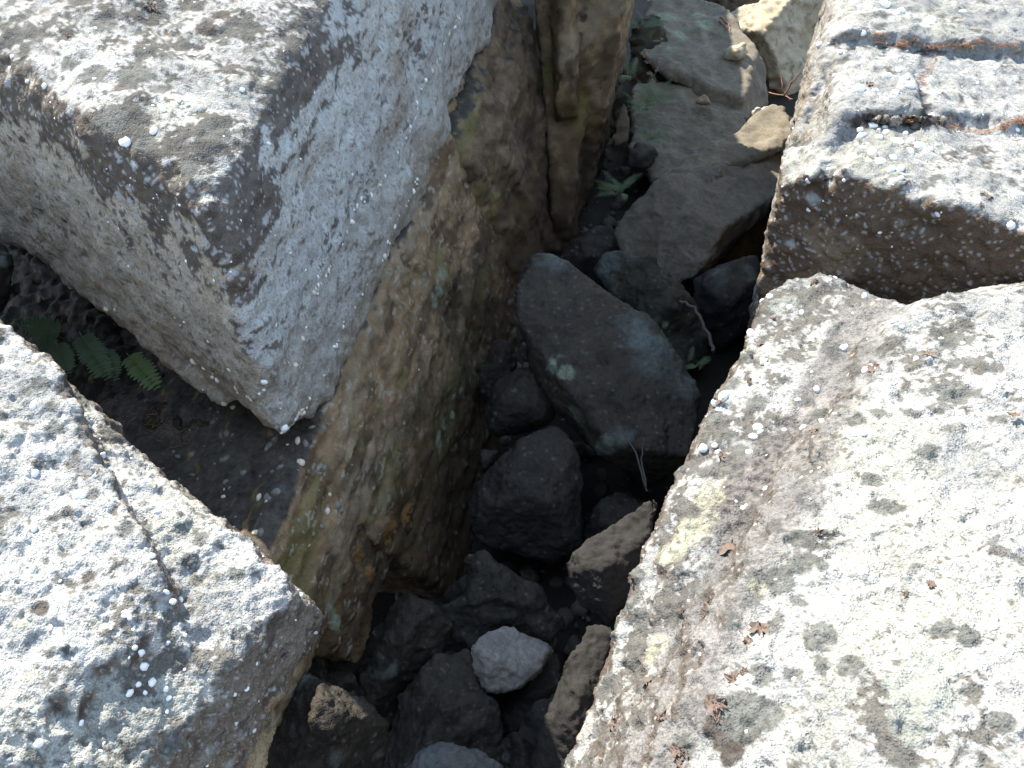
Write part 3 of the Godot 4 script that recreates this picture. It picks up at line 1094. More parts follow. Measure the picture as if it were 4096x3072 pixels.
	spots(r, 0, [Vector4(-0.731, 0.125, -1.001, 0.008), Vector4(-0.808, 0.121, -0.817, 0.013), Vector4(-0.778, 0.119, -0.818, 0.012), Vector4(-0.762, 0.116, -0.784, 0.014), Vector4(-0.688, 0.105, -0.864, 0.011), Vector4(-0.839, 0.131, -0.956, 0.012), Vector4(-0.874, 0.136, -0.993, 0.008), Vector4(-0.797, 0.08, -0.647, 0.016), Vector4(-0.753, 0.065, -0.689, 0.008), Vector4(-0.8, 0.097, -0.672, 0.011), Vector4(-0.847, 0.134, -1.01, 0.011), Vector4(-0.788, 0.123, -0.885, 0.01), Vector4(-0.791, 0.125, -0.92, 0.007), Vector4(-0.79, 0.118, -0.771, 0.011), Vector4(-1.071, 0.174, -1.439, 0.009), Vector4(-1.044, 0.169, -1.4, 0.019), Vector4(-1.091, 0.173, -1.392, 0.007), Vector4(-0.96, 0.154, -1.217, 0.016), Vector4(-0.835, 0.14, -1.154, 0.013), Vector4(-0.978, 0.162, -1.36, 0.02), Vector4(-1.035, 0.17, -1.414, 0.014)])
	spots(r, 0, [Vector4(-0.668, 0.064, -1.12, 0.014), Vector4(-0.546, 0.027, -1.035, 0.016), Vector4(-0.679, 0.071, -1.158, 0.01), Vector4(-0.588, 0.044, -1.099, 0.013)])
	spots(r, 3, [Vector4(-0.879, 0.13, -0.874, 0.017), Vector4(-0.827, 0.121, -0.778, 0.019), Vector4(-0.716, 0.111, -0.832, 0.011), Vector4(-0.749, 0.12, -0.874, 0.011)])
	spots(r, 6, [Vector4(-0.854, 0.129, -0.901, 0.017), Vector4(-0.786, 0.127, -0.962, 0.015), Vector4(-0.679, 0.115, -0.903, 0.012)])
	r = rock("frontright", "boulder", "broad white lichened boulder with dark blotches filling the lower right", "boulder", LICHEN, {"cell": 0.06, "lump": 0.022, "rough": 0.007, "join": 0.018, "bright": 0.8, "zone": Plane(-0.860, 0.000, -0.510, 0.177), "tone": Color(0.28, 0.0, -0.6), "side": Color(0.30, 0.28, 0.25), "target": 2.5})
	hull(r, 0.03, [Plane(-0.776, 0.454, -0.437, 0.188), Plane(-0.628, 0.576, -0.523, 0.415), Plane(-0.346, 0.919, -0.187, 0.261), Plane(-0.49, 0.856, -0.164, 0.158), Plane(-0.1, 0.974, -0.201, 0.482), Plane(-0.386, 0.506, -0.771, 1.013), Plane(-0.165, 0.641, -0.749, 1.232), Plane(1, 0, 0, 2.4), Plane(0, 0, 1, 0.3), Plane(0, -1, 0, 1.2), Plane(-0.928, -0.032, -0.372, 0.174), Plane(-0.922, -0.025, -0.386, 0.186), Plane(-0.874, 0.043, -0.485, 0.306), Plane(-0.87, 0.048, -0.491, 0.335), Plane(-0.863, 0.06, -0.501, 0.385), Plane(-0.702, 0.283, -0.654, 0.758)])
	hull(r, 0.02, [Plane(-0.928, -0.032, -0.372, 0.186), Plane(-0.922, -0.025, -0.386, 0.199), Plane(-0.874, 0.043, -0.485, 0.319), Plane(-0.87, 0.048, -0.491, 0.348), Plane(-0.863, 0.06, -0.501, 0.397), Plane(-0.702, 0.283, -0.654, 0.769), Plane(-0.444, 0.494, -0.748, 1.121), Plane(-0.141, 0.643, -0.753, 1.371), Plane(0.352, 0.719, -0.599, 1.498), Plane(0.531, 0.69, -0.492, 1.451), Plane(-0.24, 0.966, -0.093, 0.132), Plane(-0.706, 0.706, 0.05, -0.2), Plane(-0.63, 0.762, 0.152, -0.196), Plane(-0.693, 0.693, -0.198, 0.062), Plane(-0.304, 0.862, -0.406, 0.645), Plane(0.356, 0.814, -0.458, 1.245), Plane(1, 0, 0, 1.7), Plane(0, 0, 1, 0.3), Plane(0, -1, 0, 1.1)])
	spots(r, 0, [Vector4(0.851, 0.324, -1.255, 0.035), Vector4(0.933, 0.297, -1.427, 0.03), Vector4(0.914, 0.312, -1.342, 0.023), Vector4(0.99, 0.274, -1.564, 0.018), Vector4(0.837, 0.278, -1.472, 0.016), Vector4(0.773, 0.272, -1.421, 0.013), Vector4(0.665, 0.284, -1.228, 0.022), Vector4(0.633, 0.282, -1.181, 0.012), Vector4(0.641, 0.327, -0.976, 0.028), Vector4(0.668, 0.329, -1.016, 0.013), Vector4(0.674, 0.323, -1.052, 0.01), Vector4(0.653, 0.319, -1.036, 0.008), Vector4(0.539, 0.282, -1.008, 0.012), Vector4(0.497, 0.278, -0.946, 0.018), Vector4(0.494, 0.266, -1, 0.011), Vector4(0.536, 0.135, -1.411, 0.024), Vector4(0.485, 0.113, -1.505, 0.035), Vector4(0.438, 0.112, -1.398, 0.026), Vector4(0.419, 0.11, -1.363, 0.013), Vector4(0.467, 0.124, -1.341, 0.014), Vector4(0.475, 0.131, -1.286, 0.017), Vector4(0.398, 0.117, -1.241, 0.02), Vector4(0.37, 0.087, -1.303, 0.019), Vector4(0.485, 0.285, -0.89, 0.015), Vector4(0.583, 0.28, -1.097, 0.007), Vector4(0.632, 0.298, -1.101, 0.006), Vector4(0.587, 0.29, -1.055, 0.008), Vector4(0.6, 0.138, -1.539, 0.011), Vector4(0.601, 0.146, -1.466, 0.01), Vector4(0.595, 0.241, -1.236, 0.005), Vector4(0.496, 0.114, -1.524, 0.018), Vector4(0.494, 0.278, -0.945, 0.02), Vector4(0.484, 0.285, -0.889, 0.023), Vector4(0.515, 0.3, -0.875, 0.013), Vector4(0.446, 0.275, -0.86, 0.024), Vector4(0.473, 0.312, -0.739, 0.028), Vector4(0.648, 0.415, -0.553, 0.019), Vector4(0.663, 0.392, -0.693, 0.02), Vector4(0.636, 0.379, -0.709, 0.017), Vector4(0.502, 0.336, -0.673, 0.02), Vector4(0.237, 0.028, -1.037, 0.027), Vector4(0.222, 0.01, -1.001, 0.033), Vector4(0.234, 0.018, -0.946, 0.026), Vector4(0.179, -0.038, -0.92, 0.018), Vector4(0.399, 0.251, -0.845, 0.023), Vector4(0.655, 0.332, -0.976, 0.019)])
	spots(r, 6, [Vector4(0.32, 0.253, -0.598, 0.025), Vector4(0.354, 0.269, -0.614, 0.023), Vector4(0.322, 0.259, -0.575, 0.018), Vector4(0.306, 0.24, -0.624, 0.019)])
	spots(r, 0, [Vector4(0.346, 0.26, -0.636, 0.041), Vector4(0.379, 0.282, -0.622, 0.027), Vector4(0.259, 0.217, -0.607, 0.024)])
	spots(r, 1, [Vector4(0.576, 0.375, -0.618, 0.052), Vector4(0.542, 0.373, -0.567, 0.028), Vector4(0.463, 0.345, -0.544, 0.019), Vector4(0.601, 0.373, -0.675, 0.02), Vector4(0.654, 0.292, -1.172, 0.02), Vector4(0.678, 0.139, -1.739, 0.026), Vector4(0.651, 0.132, -1.74, 0.023)])
	spots(r, 2, [Vector4(0.723, 0.279, -1.354, 0.025), Vector4(0.678, 0.235, -1.348, 0.032), Vector4(0.635, 0.217, -1.315, 0.038), Vector4(0.592, 0.158, -1.316, 0.039), Vector4(0.552, 0.152, -1.273, 0.045), Vector4(0.516, 0.146, -1.242, 0.041), Vector4(0.486, 0.142, -1.204, 0.047), Vector4(0.461, 0.139, -1.167, 0.046), Vector4(0.438, 0.138, -1.125, 0.042), Vector4(0.411, 0.134, -1.09, 0.042), Vector4(0.506, 0.15, -1.173, 0.031)])
	spots(r, 3, [Vector4(0.393, 0.123, -1.16, 0.039), Vector4(0.348, 0.119, -1.083, 0.034), Vector4(0.416, 0.124, -1.209, 0.024), Vector4(0.312, 0.102, -1.05, 0.034), Vector4(0.383, 0.127, -1.101, 0.023), Vector4(0.493, 0.299, -0.836, 0.009), Vector4(0.335, 0.115, -1.083, 0.04), Vector4(0.299, 0.087, -1.054, 0.035), Vector4(0.27, 0.049, -0.871, 0.025), Vector4(0.257, 0.035, -0.852, 0.021), Vector4(0.413, 0.255, -0.864, 0.015)])
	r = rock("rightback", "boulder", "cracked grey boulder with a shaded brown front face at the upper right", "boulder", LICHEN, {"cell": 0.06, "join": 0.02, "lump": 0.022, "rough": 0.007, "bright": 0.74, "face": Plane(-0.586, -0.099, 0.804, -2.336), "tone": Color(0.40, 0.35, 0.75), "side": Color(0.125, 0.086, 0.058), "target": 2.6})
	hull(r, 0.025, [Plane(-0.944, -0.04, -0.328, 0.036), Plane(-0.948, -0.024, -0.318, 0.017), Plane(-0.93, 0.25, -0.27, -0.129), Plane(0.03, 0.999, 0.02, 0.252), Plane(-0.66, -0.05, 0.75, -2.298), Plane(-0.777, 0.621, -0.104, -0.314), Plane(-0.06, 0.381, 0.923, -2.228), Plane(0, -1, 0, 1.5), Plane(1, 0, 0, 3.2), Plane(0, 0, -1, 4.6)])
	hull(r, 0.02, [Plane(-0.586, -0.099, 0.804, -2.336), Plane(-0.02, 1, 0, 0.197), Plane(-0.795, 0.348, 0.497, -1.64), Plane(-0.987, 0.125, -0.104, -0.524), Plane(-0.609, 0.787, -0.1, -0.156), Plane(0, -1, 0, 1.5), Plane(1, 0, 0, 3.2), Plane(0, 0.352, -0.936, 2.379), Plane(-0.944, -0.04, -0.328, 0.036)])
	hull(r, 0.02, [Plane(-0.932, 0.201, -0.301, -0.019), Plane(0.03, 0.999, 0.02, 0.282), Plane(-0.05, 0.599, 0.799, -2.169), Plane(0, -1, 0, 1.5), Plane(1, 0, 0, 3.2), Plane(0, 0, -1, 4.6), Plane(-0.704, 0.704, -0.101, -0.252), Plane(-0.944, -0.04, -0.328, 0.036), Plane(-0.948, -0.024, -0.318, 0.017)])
	crack(r, 0.022, [Vector3(1.032, 0.259, -2.903), Vector3(1.097, 0.288, -2.862), Vector3(1.213, 0.286, -2.854), Vector3(1.328, 0.269, -2.831), Vector3(1.488, 0.267, -2.822), Vector3(1.688, 0.271, -2.813)])
	crack(r, 0.028, [Vector3(0.98, 0.216, -2.41), Vector3(0.907, 0.213, -2.297), Vector3(0.873, 0.153, -2.249), Vector3(0.872, 0.094, -2.257)])
	crack(r, 0.014, [Vector3(1.328, 0.269, -2.818), Vector3(1.273, 0.268, -2.701), Vector3(1.234, 0.267, -2.612), Vector3(1.203, 0.265, -2.475), Vector3(1.207, 0.252, -2.441)])
	crack(r, 0.024, [Vector3(1.04, 0.24, -2.446), Vector3(1.08, 0.242, -2.445), Vector3(1.173, 0.237, -2.436), Vector3(1.278, 0.233, -2.428), Vector3(1.383, 0.236, -2.422), Vector3(1.536, 0.227, -2.398)])
	spots(r, 6, [Vector4(1.032, 0.259, -2.903, 0.021), Vector4(1.038, 0.267, -2.89, 0.021), Vector4(1.043, 0.274, -2.877, 0.021), Vector4(1.048, 0.281, -2.865, 0.021), Vector4(1.057, 0.283, -2.862, 0.021), Vector4(1.067, 0.284, -2.862, 0.021), Vector4(1.077, 0.286, -2.862, 0.021), Vector4(1.087, 0.287, -2.862, 0.021), Vector4(1.097, 0.288, -2.862, 0.021), Vector4(1.111, 0.287, -2.861, 0.021), Vector4(1.126, 0.287, -2.86, 0.021), Vector4(1.14, 0.287, -2.859, 0.021), Vector4(1.155, 0.287, -2.858, 0.021), Vector4(1.169, 0.286, -2.857, 0.021), Vector4(1.184, 0.286, -2.856, 0.021), Vector4(1.198, 0.286, -2.855, 0.021), Vector4(1.213, 0.286, -2.854, 0.021), Vector4(1.227, 0.283, -2.851, 0.021), Vector4(1.242, 0.281, -2.848, 0.021), Vector4(1.256, 0.279, -2.846, 0.021), Vector4(1.271, 0.277, -2.843, 0.021), Vector4(1.286, 0.274, -2.841, 0.021), Vector4(1.3, 0.272, -2.838, 0.021), Vector4(1.315, 0.27, -2.835, 0.021), Vector4(1.328, 0.269, -2.831, 0.021), Vector4(1.349, 0.268, -2.83, 0.021), Vector4(1.369, 0.268, -2.83, 0.021), Vector4(1.389, 0.267, -2.829, 0.021), Vector4(1.409, 0.267, -2.827, 0.021), Vector4(1.429, 0.267, -2.826, 0.021), Vector4(1.448, 0.267, -2.825, 0.021), Vector4(1.468, 0.267, -2.823, 0.021), Vector4(1.488, 0.267, -2.822, 0.021), Vector4(1.509, 0.267, -2.821, 0.021), Vector4(1.531, 0.268, -2.82, 0.021), Vector4(1.552, 0.268, -2.819, 0.021), Vector4(1.574, 0.269, -2.818, 0.021), Vector4(1.595, 0.269, -2.817, 0.021), Vector4(1.616, 0.27, -2.816, 0.02), Vector4(1.638, 0.27, -2.815, 0.02), Vector4(1.002, 0.234, -2.446, 0.019), Vector4(1.023, 0.235, -2.445, 0.019), Vector4(1.044, 0.235, -2.444, 0.019), Vector4(1.066, 0.236, -2.443, 0.019), Vector4(1.087, 0.236, -2.442, 0.019), Vector4(1.108, 0.237, -2.441, 0.019), Vector4(1.13, 0.238, -2.44, 0.019), Vector4(1.151, 0.238, -2.439, 0.019), Vector4(1.172, 0.239, -2.437, 0.019), Vector4(1.185, 0.238, -2.436, 0.019), Vector4(1.199, 0.238, -2.435, 0.019), Vector4(1.212, 0.237, -2.434, 0.019), Vector4(1.225, 0.237, -2.433, 0.019), Vector4(1.238, 0.236, -2.432, 0.019), Vector4(1.252, 0.236, -2.431, 0.019), Vector4(1.265, 0.235, -2.43, 0.019), Vector4(1.278, 0.235, -2.429, 0.019), Vector4(1.303, 0.235, -2.427, 0.019), Vector4(1.327, 0.235, -2.426, 0.019), Vector4(1.352, 0.235, -2.424, 0.019), Vector4(1.376, 0.235, -2.423, 0.019), Vector4(1.4, 0.236, -2.421, 0.019), Vector4(1.425, 0.236, -2.42, 0.019), Vector4(1.449, 0.236, -2.418, 0.019), Vector4(1.328, 0.269, -2.818, 0.021), Vector4(1.315, 0.268, -2.791, 0.02), Vector4(1.303, 0.268, -2.765, 0.02), Vector4(1.291, 0.268, -2.739, 0.02), Vector4(1.28, 0.268, -2.713, 0.02), Vector4(1.268, 0.268, -2.687, 0.02), Vector4(1.257, 0.268, -2.662, 0.02), Vector4(1.245, 0.267, -2.637, 0.02), Vector4(1.234, 0.267, -2.612, 0.02), Vector4(1.229, 0.267, -2.587, 0.019), Vector4(1.224, 0.267, -2.562, 0.019), Vector4(1.219, 0.266, -2.537, 0.019), Vector4(1.214, 0.266, -2.513, 0.019), Vector4(1.21, 0.265, -2.489, 0.019), Vector4(1.205, 0.265, -2.465, 0.019), Vector4(1.202, 0.263, -2.445, 0.019)])
	spots(r, 0, [Vector4(1.264, 0.222, -2.227, 0.016), Vector4(1.21, 0.306, -2.996, 0.022)])
	spots(r, 7, [Vector4(1.23, 0.221, -2.056, 0.015)])
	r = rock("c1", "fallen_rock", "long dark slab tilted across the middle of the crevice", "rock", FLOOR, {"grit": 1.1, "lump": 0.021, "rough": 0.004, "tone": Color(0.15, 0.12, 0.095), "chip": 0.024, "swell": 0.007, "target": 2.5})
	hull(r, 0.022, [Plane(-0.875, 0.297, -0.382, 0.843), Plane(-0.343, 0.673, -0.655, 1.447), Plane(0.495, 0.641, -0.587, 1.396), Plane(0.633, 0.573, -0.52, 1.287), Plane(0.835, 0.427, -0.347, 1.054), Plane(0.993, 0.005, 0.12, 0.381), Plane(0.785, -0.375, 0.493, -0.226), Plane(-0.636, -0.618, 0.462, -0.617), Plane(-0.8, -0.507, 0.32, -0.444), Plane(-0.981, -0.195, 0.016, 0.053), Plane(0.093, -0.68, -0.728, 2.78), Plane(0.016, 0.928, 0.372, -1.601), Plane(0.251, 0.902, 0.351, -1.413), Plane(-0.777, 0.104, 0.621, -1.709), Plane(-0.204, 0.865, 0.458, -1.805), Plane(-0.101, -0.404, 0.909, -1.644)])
	crack(r, 0.009, [Vector3(0.33, -0.737, -2.48), Vector3(0.368, -0.778, -2.377), Vector3(0.381, -0.812, -2.294), Vector3(0.418, -0.842, -2.22)])
	spots(r, 4, [Vector4(0.196, -0.762, -2.414, 0.034), Vector4(0.151, -0.75, -2.457, 0.015)])
	spots(r, 7, [Vector4(0.15, -0.581, -2.86, 0.071), Vector4(0.538, -0.74, -2.508, 0.103), Vector4(0.471, -0.703, -2.57, 0.086), Vector4(0.384, -0.855, -2.187, 0.041), Vector4(0.618, -0.804, -2.403, 0.068)])
	r = rock("c2", "fallen_rock", "greenish lichened rock behind the long tilted slab", "rock", FLOOR, {"grit": 1.1, "lump": 0.025, "rough": 0.004, "tone": Color(0.10, 0.105, 0.075), "chip": 0.04, "swell": 0.007, "target": 2.5})
	hull(r, 0.02, [Plane(-0.879, 0.121, -0.46, 1.067), Plane(-0.879, 0.475, 0.035, -0.908), Plane(-0.168, 0.628, -0.759, 1.88), Plane(-0.222, 0.95, -0.22, -0.241), Plane(0.231, 0.655, -0.719, 1.926), Plane(0.057, 0.99, 0.129, -1.312), Plane(0.782, 0.437, -0.445, 1.58), Plane(0.682, 0.73, -0.045, -0.092), Plane(0.851, 0.369, -0.375, 1.471), Plane(0.567, 0.782, 0.258, -1.216), Plane(0.977, 0.149, -0.15, 1.12), Plane(0.6, 0.646, 0.471, -1.707), Plane(0.686, -0.577, 0.444, -0.041), Plane(0.548, -0.177, 0.817, -1.787), Plane(-0.654, -0.719, 0.234, -0.274), Plane(-0.714, -0.389, 0.582, -1.784), Plane(-0.754, -0.639, 0.152, -0.151), Plane(-0.764, -0.222, 0.605, -2.053), Plane(0.148, -0.63, -0.762, 3.606), Plane(-0.225, 0.733, 0.642, -2.859), Plane(-0.579, 0.706, 0.408, -2.322), Plane(0.421, 0.491, 0.763, -2.616)])
	spots(r, 7, [Vector4(0.448, -0.983, -3.352, 0.094), Vector4(0.693, -1.238, -3.042, 0.104)])
	spots(r, 4, [Vector4(0.663, -1.109, -3.083, 0.029)])
	r = rock("c3", "fallen_rock", "bluish dark rock beside the thin bent stick", "rock", FLOOR, {"grit": 1.1, "rough": 0.004, "lump": 0.014, "tone": Color(0.085, 0.085, 0.09), "chip": 0.04, "swell": 0.007, "target": 2.5})
	hull(r, 0.007, [Plane(-0.477, 0.456, -0.752, 1.646), Plane(-0.566, 0.746, -0.352, -0.102), Plane(-0.073, 0.628, -0.775, 1.926), Plane(-0.202, 0.937, -0.285, -0.199), Plane(0.768, 0.497, -0.405, 1.725), Plane(0.363, 0.87, 0.334, -1.652), Plane(0.936, -0.25, 0.247, 0.531), Plane(0.598, 0.257, 0.76, -2.157), Plane(0.587, -0.647, 0.487, -0.113), Plane(0.46, -0.301, 0.835, -1.807), Plane(-0.756, -0.648, 0.09, -0.122), Plane(-0.809, -0.13, 0.573, -2.382), Plane(-0.92, -0.264, -0.29, 0.49), Plane(-0.939, 0.21, 0.274, -1.942), Plane(0.222, -0.624, -0.75, 3.831), Plane(-0.182, 0.322, 0.929, -3.543), Plane(-0.379, -0.009, 0.926, -3.361), Plane(0.212, 0.765, 0.608, -2.62)])
	spots(r, 7, [Vector4(0.957, -1.043, -3.328, 0.053), Vector4(1.072, -1.052, -3.373, 0.053)])
	r = rock("c4", "fallen_rock", "large angular grey block with a black front face at the back of the crevice", "rock", STONE, {"grit": 1.1, "lump": 0.014, "rough": 0.004, "tone": Color(0.25, 0.215, 0.17), "chip": 0.04, "swell": 0.007, "target": 2.5})
	hull(r, 0.01, [Plane(-0.713, 0.469, -0.522, 1.078), Plane(-0.3, 0.732, -0.611, 1.504), Plane(0.978, 0.148, 0.15, 0.581), Plane(0.682, -0.534, 0.499, -0.514), Plane(0.55, -0.633, 0.544, -0.684), Plane(-0.577, -0.728, 0.371, -0.837), Plane(-0.958, -0.286, -0.015, -0.132), Plane(0.187, -0.565, -0.804, 4.35), Plane(0.223, 0.969, 0.102, -1.09), Plane(-0.491, 0.665, 0.562, -3.134), Plane(0.724, 0.005, 0.69, -1.775)])
	crack(r, 0.018, [Vector3(0.965, -0.931, -3.945), Vector3(1.107, -0.951, -4.062), Vector3(1.281, -0.975, -4.218)])
	r = rock("c24", "fallen_rock", "orange brown slanted rock under the angular grey block", "rock", STONE, {"grit": 1.1, "rough": 0.004, "lump": 0.01, "tone": Color(0.22, 0.12, 0.045), "chip": 0.04, "swell": 0.007, "target": 2.5})
	hull(r, 0.007, [Plane(-0.815, 0.114, -0.568, 1.222), Plane(-0.778, 0.588, 0.223, -2.468), Plane(-0.492, 0.469, -0.734, 1.808), Plane(-0.572, 0.811, 0.122, -2.177), Plane(0.992, -0.058, 0.114, 0.986), Plane(0.663, 0.347, 0.663, -2.239), Plane(0.737, -0.549, 0.394, 0.187), Plane(0.546, -0.144, 0.826, -2.339), Plane(-0.537, -0.801, 0.264, -0.239), Plane(-0.62, -0.484, 0.618, -2.151), Plane(0.228, -0.59, -0.775, 4.536), Plane(-0.667, 0.333, 0.667, -3.818)])
	r = rock("c8", "fallen_rock", "triangular grey slab with a pale tip leaning on the cracked boulder", "rock", STONE, {"grit": 1.1, "lump": 0.014, "rough": 0.004, "tone": Color(0.29, 0.25, 0.185), "chip": 0.04, "swell": 0.007, "target": 2.5})
	hull(r, 0.007, [Plane(-0.577, 0.585, -0.57, 1.287), Plane(0.268, 0.849, -0.456, 1.724), Plane(0.951, 0.303, 0.058, 0.852), Plane(0.567, -0.662, 0.49, -0.696), Plane(0.542, -0.68, 0.493, -0.727), Plane(0.292, -0.811, 0.506, -0.942), Plane(0.001, -0.878, 0.478, -1.052), Plane(0.237, -0.496, -0.835, 4.759), Plane(-0.158, 0.987, 0.023, -1.208), Plane(0.165, 0.353, 0.921, -3.973)])
	r = rock("c5a", "fallen_rock", "grey stone slab with lichen rosettes and one sunlit edge at the far top", "rock", STONE, {"grit": 1.1, "lump": 0.017, "rough": 0.004, "tone": Color(0.30, 0.262, 0.20), "chip": 0.04, "swell": 0.007, "target": 2.5})
	hull(r, 0.012, [Plane(-0.932, 0.206, -0.298, 0.764), Plane(0.011, 0.906, -0.423, 1.893), Plane(0.808, 0.574, -0.133, 1.364), Plane(0.98, 0.154, 0.125, 0.683), Plane(0.61, -0.653, 0.448, -0.613), Plane(-0.408, -0.868, 0.283, -0.959), Plane(-0.546, -0.807, 0.226, -0.863), Plane(-0.976, -0.162, -0.144, 0.17), Plane(0.186, -0.417, -0.89, 6.057), Plane(0.031, 0.995, 0.098, -1.501), Plane(-0.532, 0.42, 0.735, -4.839), Plane(0.782, 0.541, 0.311, -1.077)])
	spots(r, 4, [Vector4(0.996, -0.959, -5.889, 0.078), Vector4(1.061, -0.982, -5.671, 0.064), Vector4(1.217, -0.961, -5.931, 0.054), Vector4(1.223, -0.976, -5.79, 0.065), Vector4(0.865, -0.966, -5.769, 0.053), Vector4(0.984, -0.996, -5.507, 0.04)])
	r = rock("c5b", "fallen_rock", "sloping grey slab with a tan pebble lying on it", "rock", STONE, {"grit": 1.1, "lump": 0.014, "rough": 0.004, "tone": Color(0.27, 0.23, 0.17), "chip": 0.04, "swell": 0.007, "target": 2.5})
	hull(r, 0.007, [Plane(-0.065, 0.85, -0.522, 1.76), Plane(0.44, 0.806, -0.395, 1.693), Plane(0.947, 0.321, 0.001, 0.918), Plane(0.777, -0.483, 0.403, -0.37), Plane(0.572, -0.678, 0.462, -0.685), Plane(-0.672, -0.7, 0.242, -0.73), Plane(-0.98, -0.126, -0.153, 0.189), Plane(0.183, -0.482, -0.857, 5.434), Plane(-0.018, 0.998, 0.067, -1.474), Plane(-0.309, -0.206, 0.928, -4.039)])
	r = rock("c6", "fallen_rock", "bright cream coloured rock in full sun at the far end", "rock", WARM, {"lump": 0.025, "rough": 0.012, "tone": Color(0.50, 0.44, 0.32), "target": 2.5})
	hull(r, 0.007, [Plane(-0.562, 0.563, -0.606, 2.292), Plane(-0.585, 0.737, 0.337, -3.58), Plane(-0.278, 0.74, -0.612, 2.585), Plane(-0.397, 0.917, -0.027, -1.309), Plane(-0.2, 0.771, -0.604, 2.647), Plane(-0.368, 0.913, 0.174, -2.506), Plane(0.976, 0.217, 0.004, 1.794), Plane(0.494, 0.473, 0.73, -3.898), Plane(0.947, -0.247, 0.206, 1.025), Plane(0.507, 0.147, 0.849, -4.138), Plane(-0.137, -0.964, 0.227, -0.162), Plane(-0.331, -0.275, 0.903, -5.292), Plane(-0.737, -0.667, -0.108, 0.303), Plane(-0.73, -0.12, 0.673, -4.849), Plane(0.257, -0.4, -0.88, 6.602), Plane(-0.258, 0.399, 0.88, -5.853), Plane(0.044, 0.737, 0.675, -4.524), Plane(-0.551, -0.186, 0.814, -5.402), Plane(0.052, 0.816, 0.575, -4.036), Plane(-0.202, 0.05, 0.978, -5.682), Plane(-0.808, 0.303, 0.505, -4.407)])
	r = rock("c25", "fallen_rock", "brown rock partly seen behind the bright cream rock", "rock", STONE, {"grit": 1.1, "rough": 0.004, "lump": 0.014, "tone": Color(0.25, 0.18, 0.11), "chip": 0.04, "swell": 0.007, "target": 2.5})
	hull(r, 0.007, [Plane(0.044, 0.84, -0.541, 2.912), Plane(-0.158, 0.882, 0.444, -4.229), Plane(0.955, -0.262, 0.139, 1.179), Plane(0.769, -0.043, 0.638, -2.884), Plane(0.473, -0.842, 0.26, 0.218), Plane(0.159, -0.286, 0.945, -5.671), Plane(-0.754, -0.647, -0.115, 0.508), Plane(-0.827, -0.421, 0.371, -3.135), Plane(0.218, -0.373, -0.902, 7.444), Plane(-0.227, 0.343, 0.911, -6.889), Plane(0.088, -0.025, 0.996, -6.515), Plane(-0.487, 0.627, 0.608, -5.616)])
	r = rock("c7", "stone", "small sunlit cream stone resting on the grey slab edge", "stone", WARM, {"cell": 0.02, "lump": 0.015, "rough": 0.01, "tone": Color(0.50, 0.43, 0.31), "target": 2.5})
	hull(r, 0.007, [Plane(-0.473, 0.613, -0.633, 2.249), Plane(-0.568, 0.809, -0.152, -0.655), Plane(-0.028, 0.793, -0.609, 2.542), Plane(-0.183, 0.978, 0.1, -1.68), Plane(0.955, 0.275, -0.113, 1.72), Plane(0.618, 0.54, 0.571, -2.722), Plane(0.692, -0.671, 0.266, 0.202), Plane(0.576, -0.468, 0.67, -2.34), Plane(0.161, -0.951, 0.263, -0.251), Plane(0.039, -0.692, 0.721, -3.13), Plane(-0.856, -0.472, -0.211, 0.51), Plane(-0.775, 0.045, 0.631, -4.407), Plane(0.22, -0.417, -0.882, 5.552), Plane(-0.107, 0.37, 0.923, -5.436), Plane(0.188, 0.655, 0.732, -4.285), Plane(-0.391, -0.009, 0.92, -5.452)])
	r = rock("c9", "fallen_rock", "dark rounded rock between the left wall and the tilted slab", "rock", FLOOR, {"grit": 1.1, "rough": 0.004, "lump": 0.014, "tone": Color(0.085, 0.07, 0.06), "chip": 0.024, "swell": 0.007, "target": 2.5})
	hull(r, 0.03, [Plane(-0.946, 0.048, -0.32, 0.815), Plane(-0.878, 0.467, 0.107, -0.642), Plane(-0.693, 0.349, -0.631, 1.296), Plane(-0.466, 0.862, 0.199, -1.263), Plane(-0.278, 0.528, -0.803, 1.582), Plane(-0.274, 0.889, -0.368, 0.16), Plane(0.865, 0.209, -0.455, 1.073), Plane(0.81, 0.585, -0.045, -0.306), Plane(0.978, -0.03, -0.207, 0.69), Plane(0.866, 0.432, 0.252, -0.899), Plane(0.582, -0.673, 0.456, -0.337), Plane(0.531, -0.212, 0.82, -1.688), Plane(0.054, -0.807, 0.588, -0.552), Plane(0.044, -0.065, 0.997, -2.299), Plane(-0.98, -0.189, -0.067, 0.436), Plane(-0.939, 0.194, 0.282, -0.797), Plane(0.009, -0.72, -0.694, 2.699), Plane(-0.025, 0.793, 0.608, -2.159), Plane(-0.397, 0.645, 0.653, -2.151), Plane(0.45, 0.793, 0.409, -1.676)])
	r = rock("c10", "fallen_rock", "big smooth egg shaped rock in the dark below the tilted slab", "rock", FLOOR, {"grit": 1.1, "lump": 0.014, "rough": 0.004, "tone": Color(0.095, 0.082, 0.075), "chip": 0.024, "swell": 0.007, "target": 2.5})
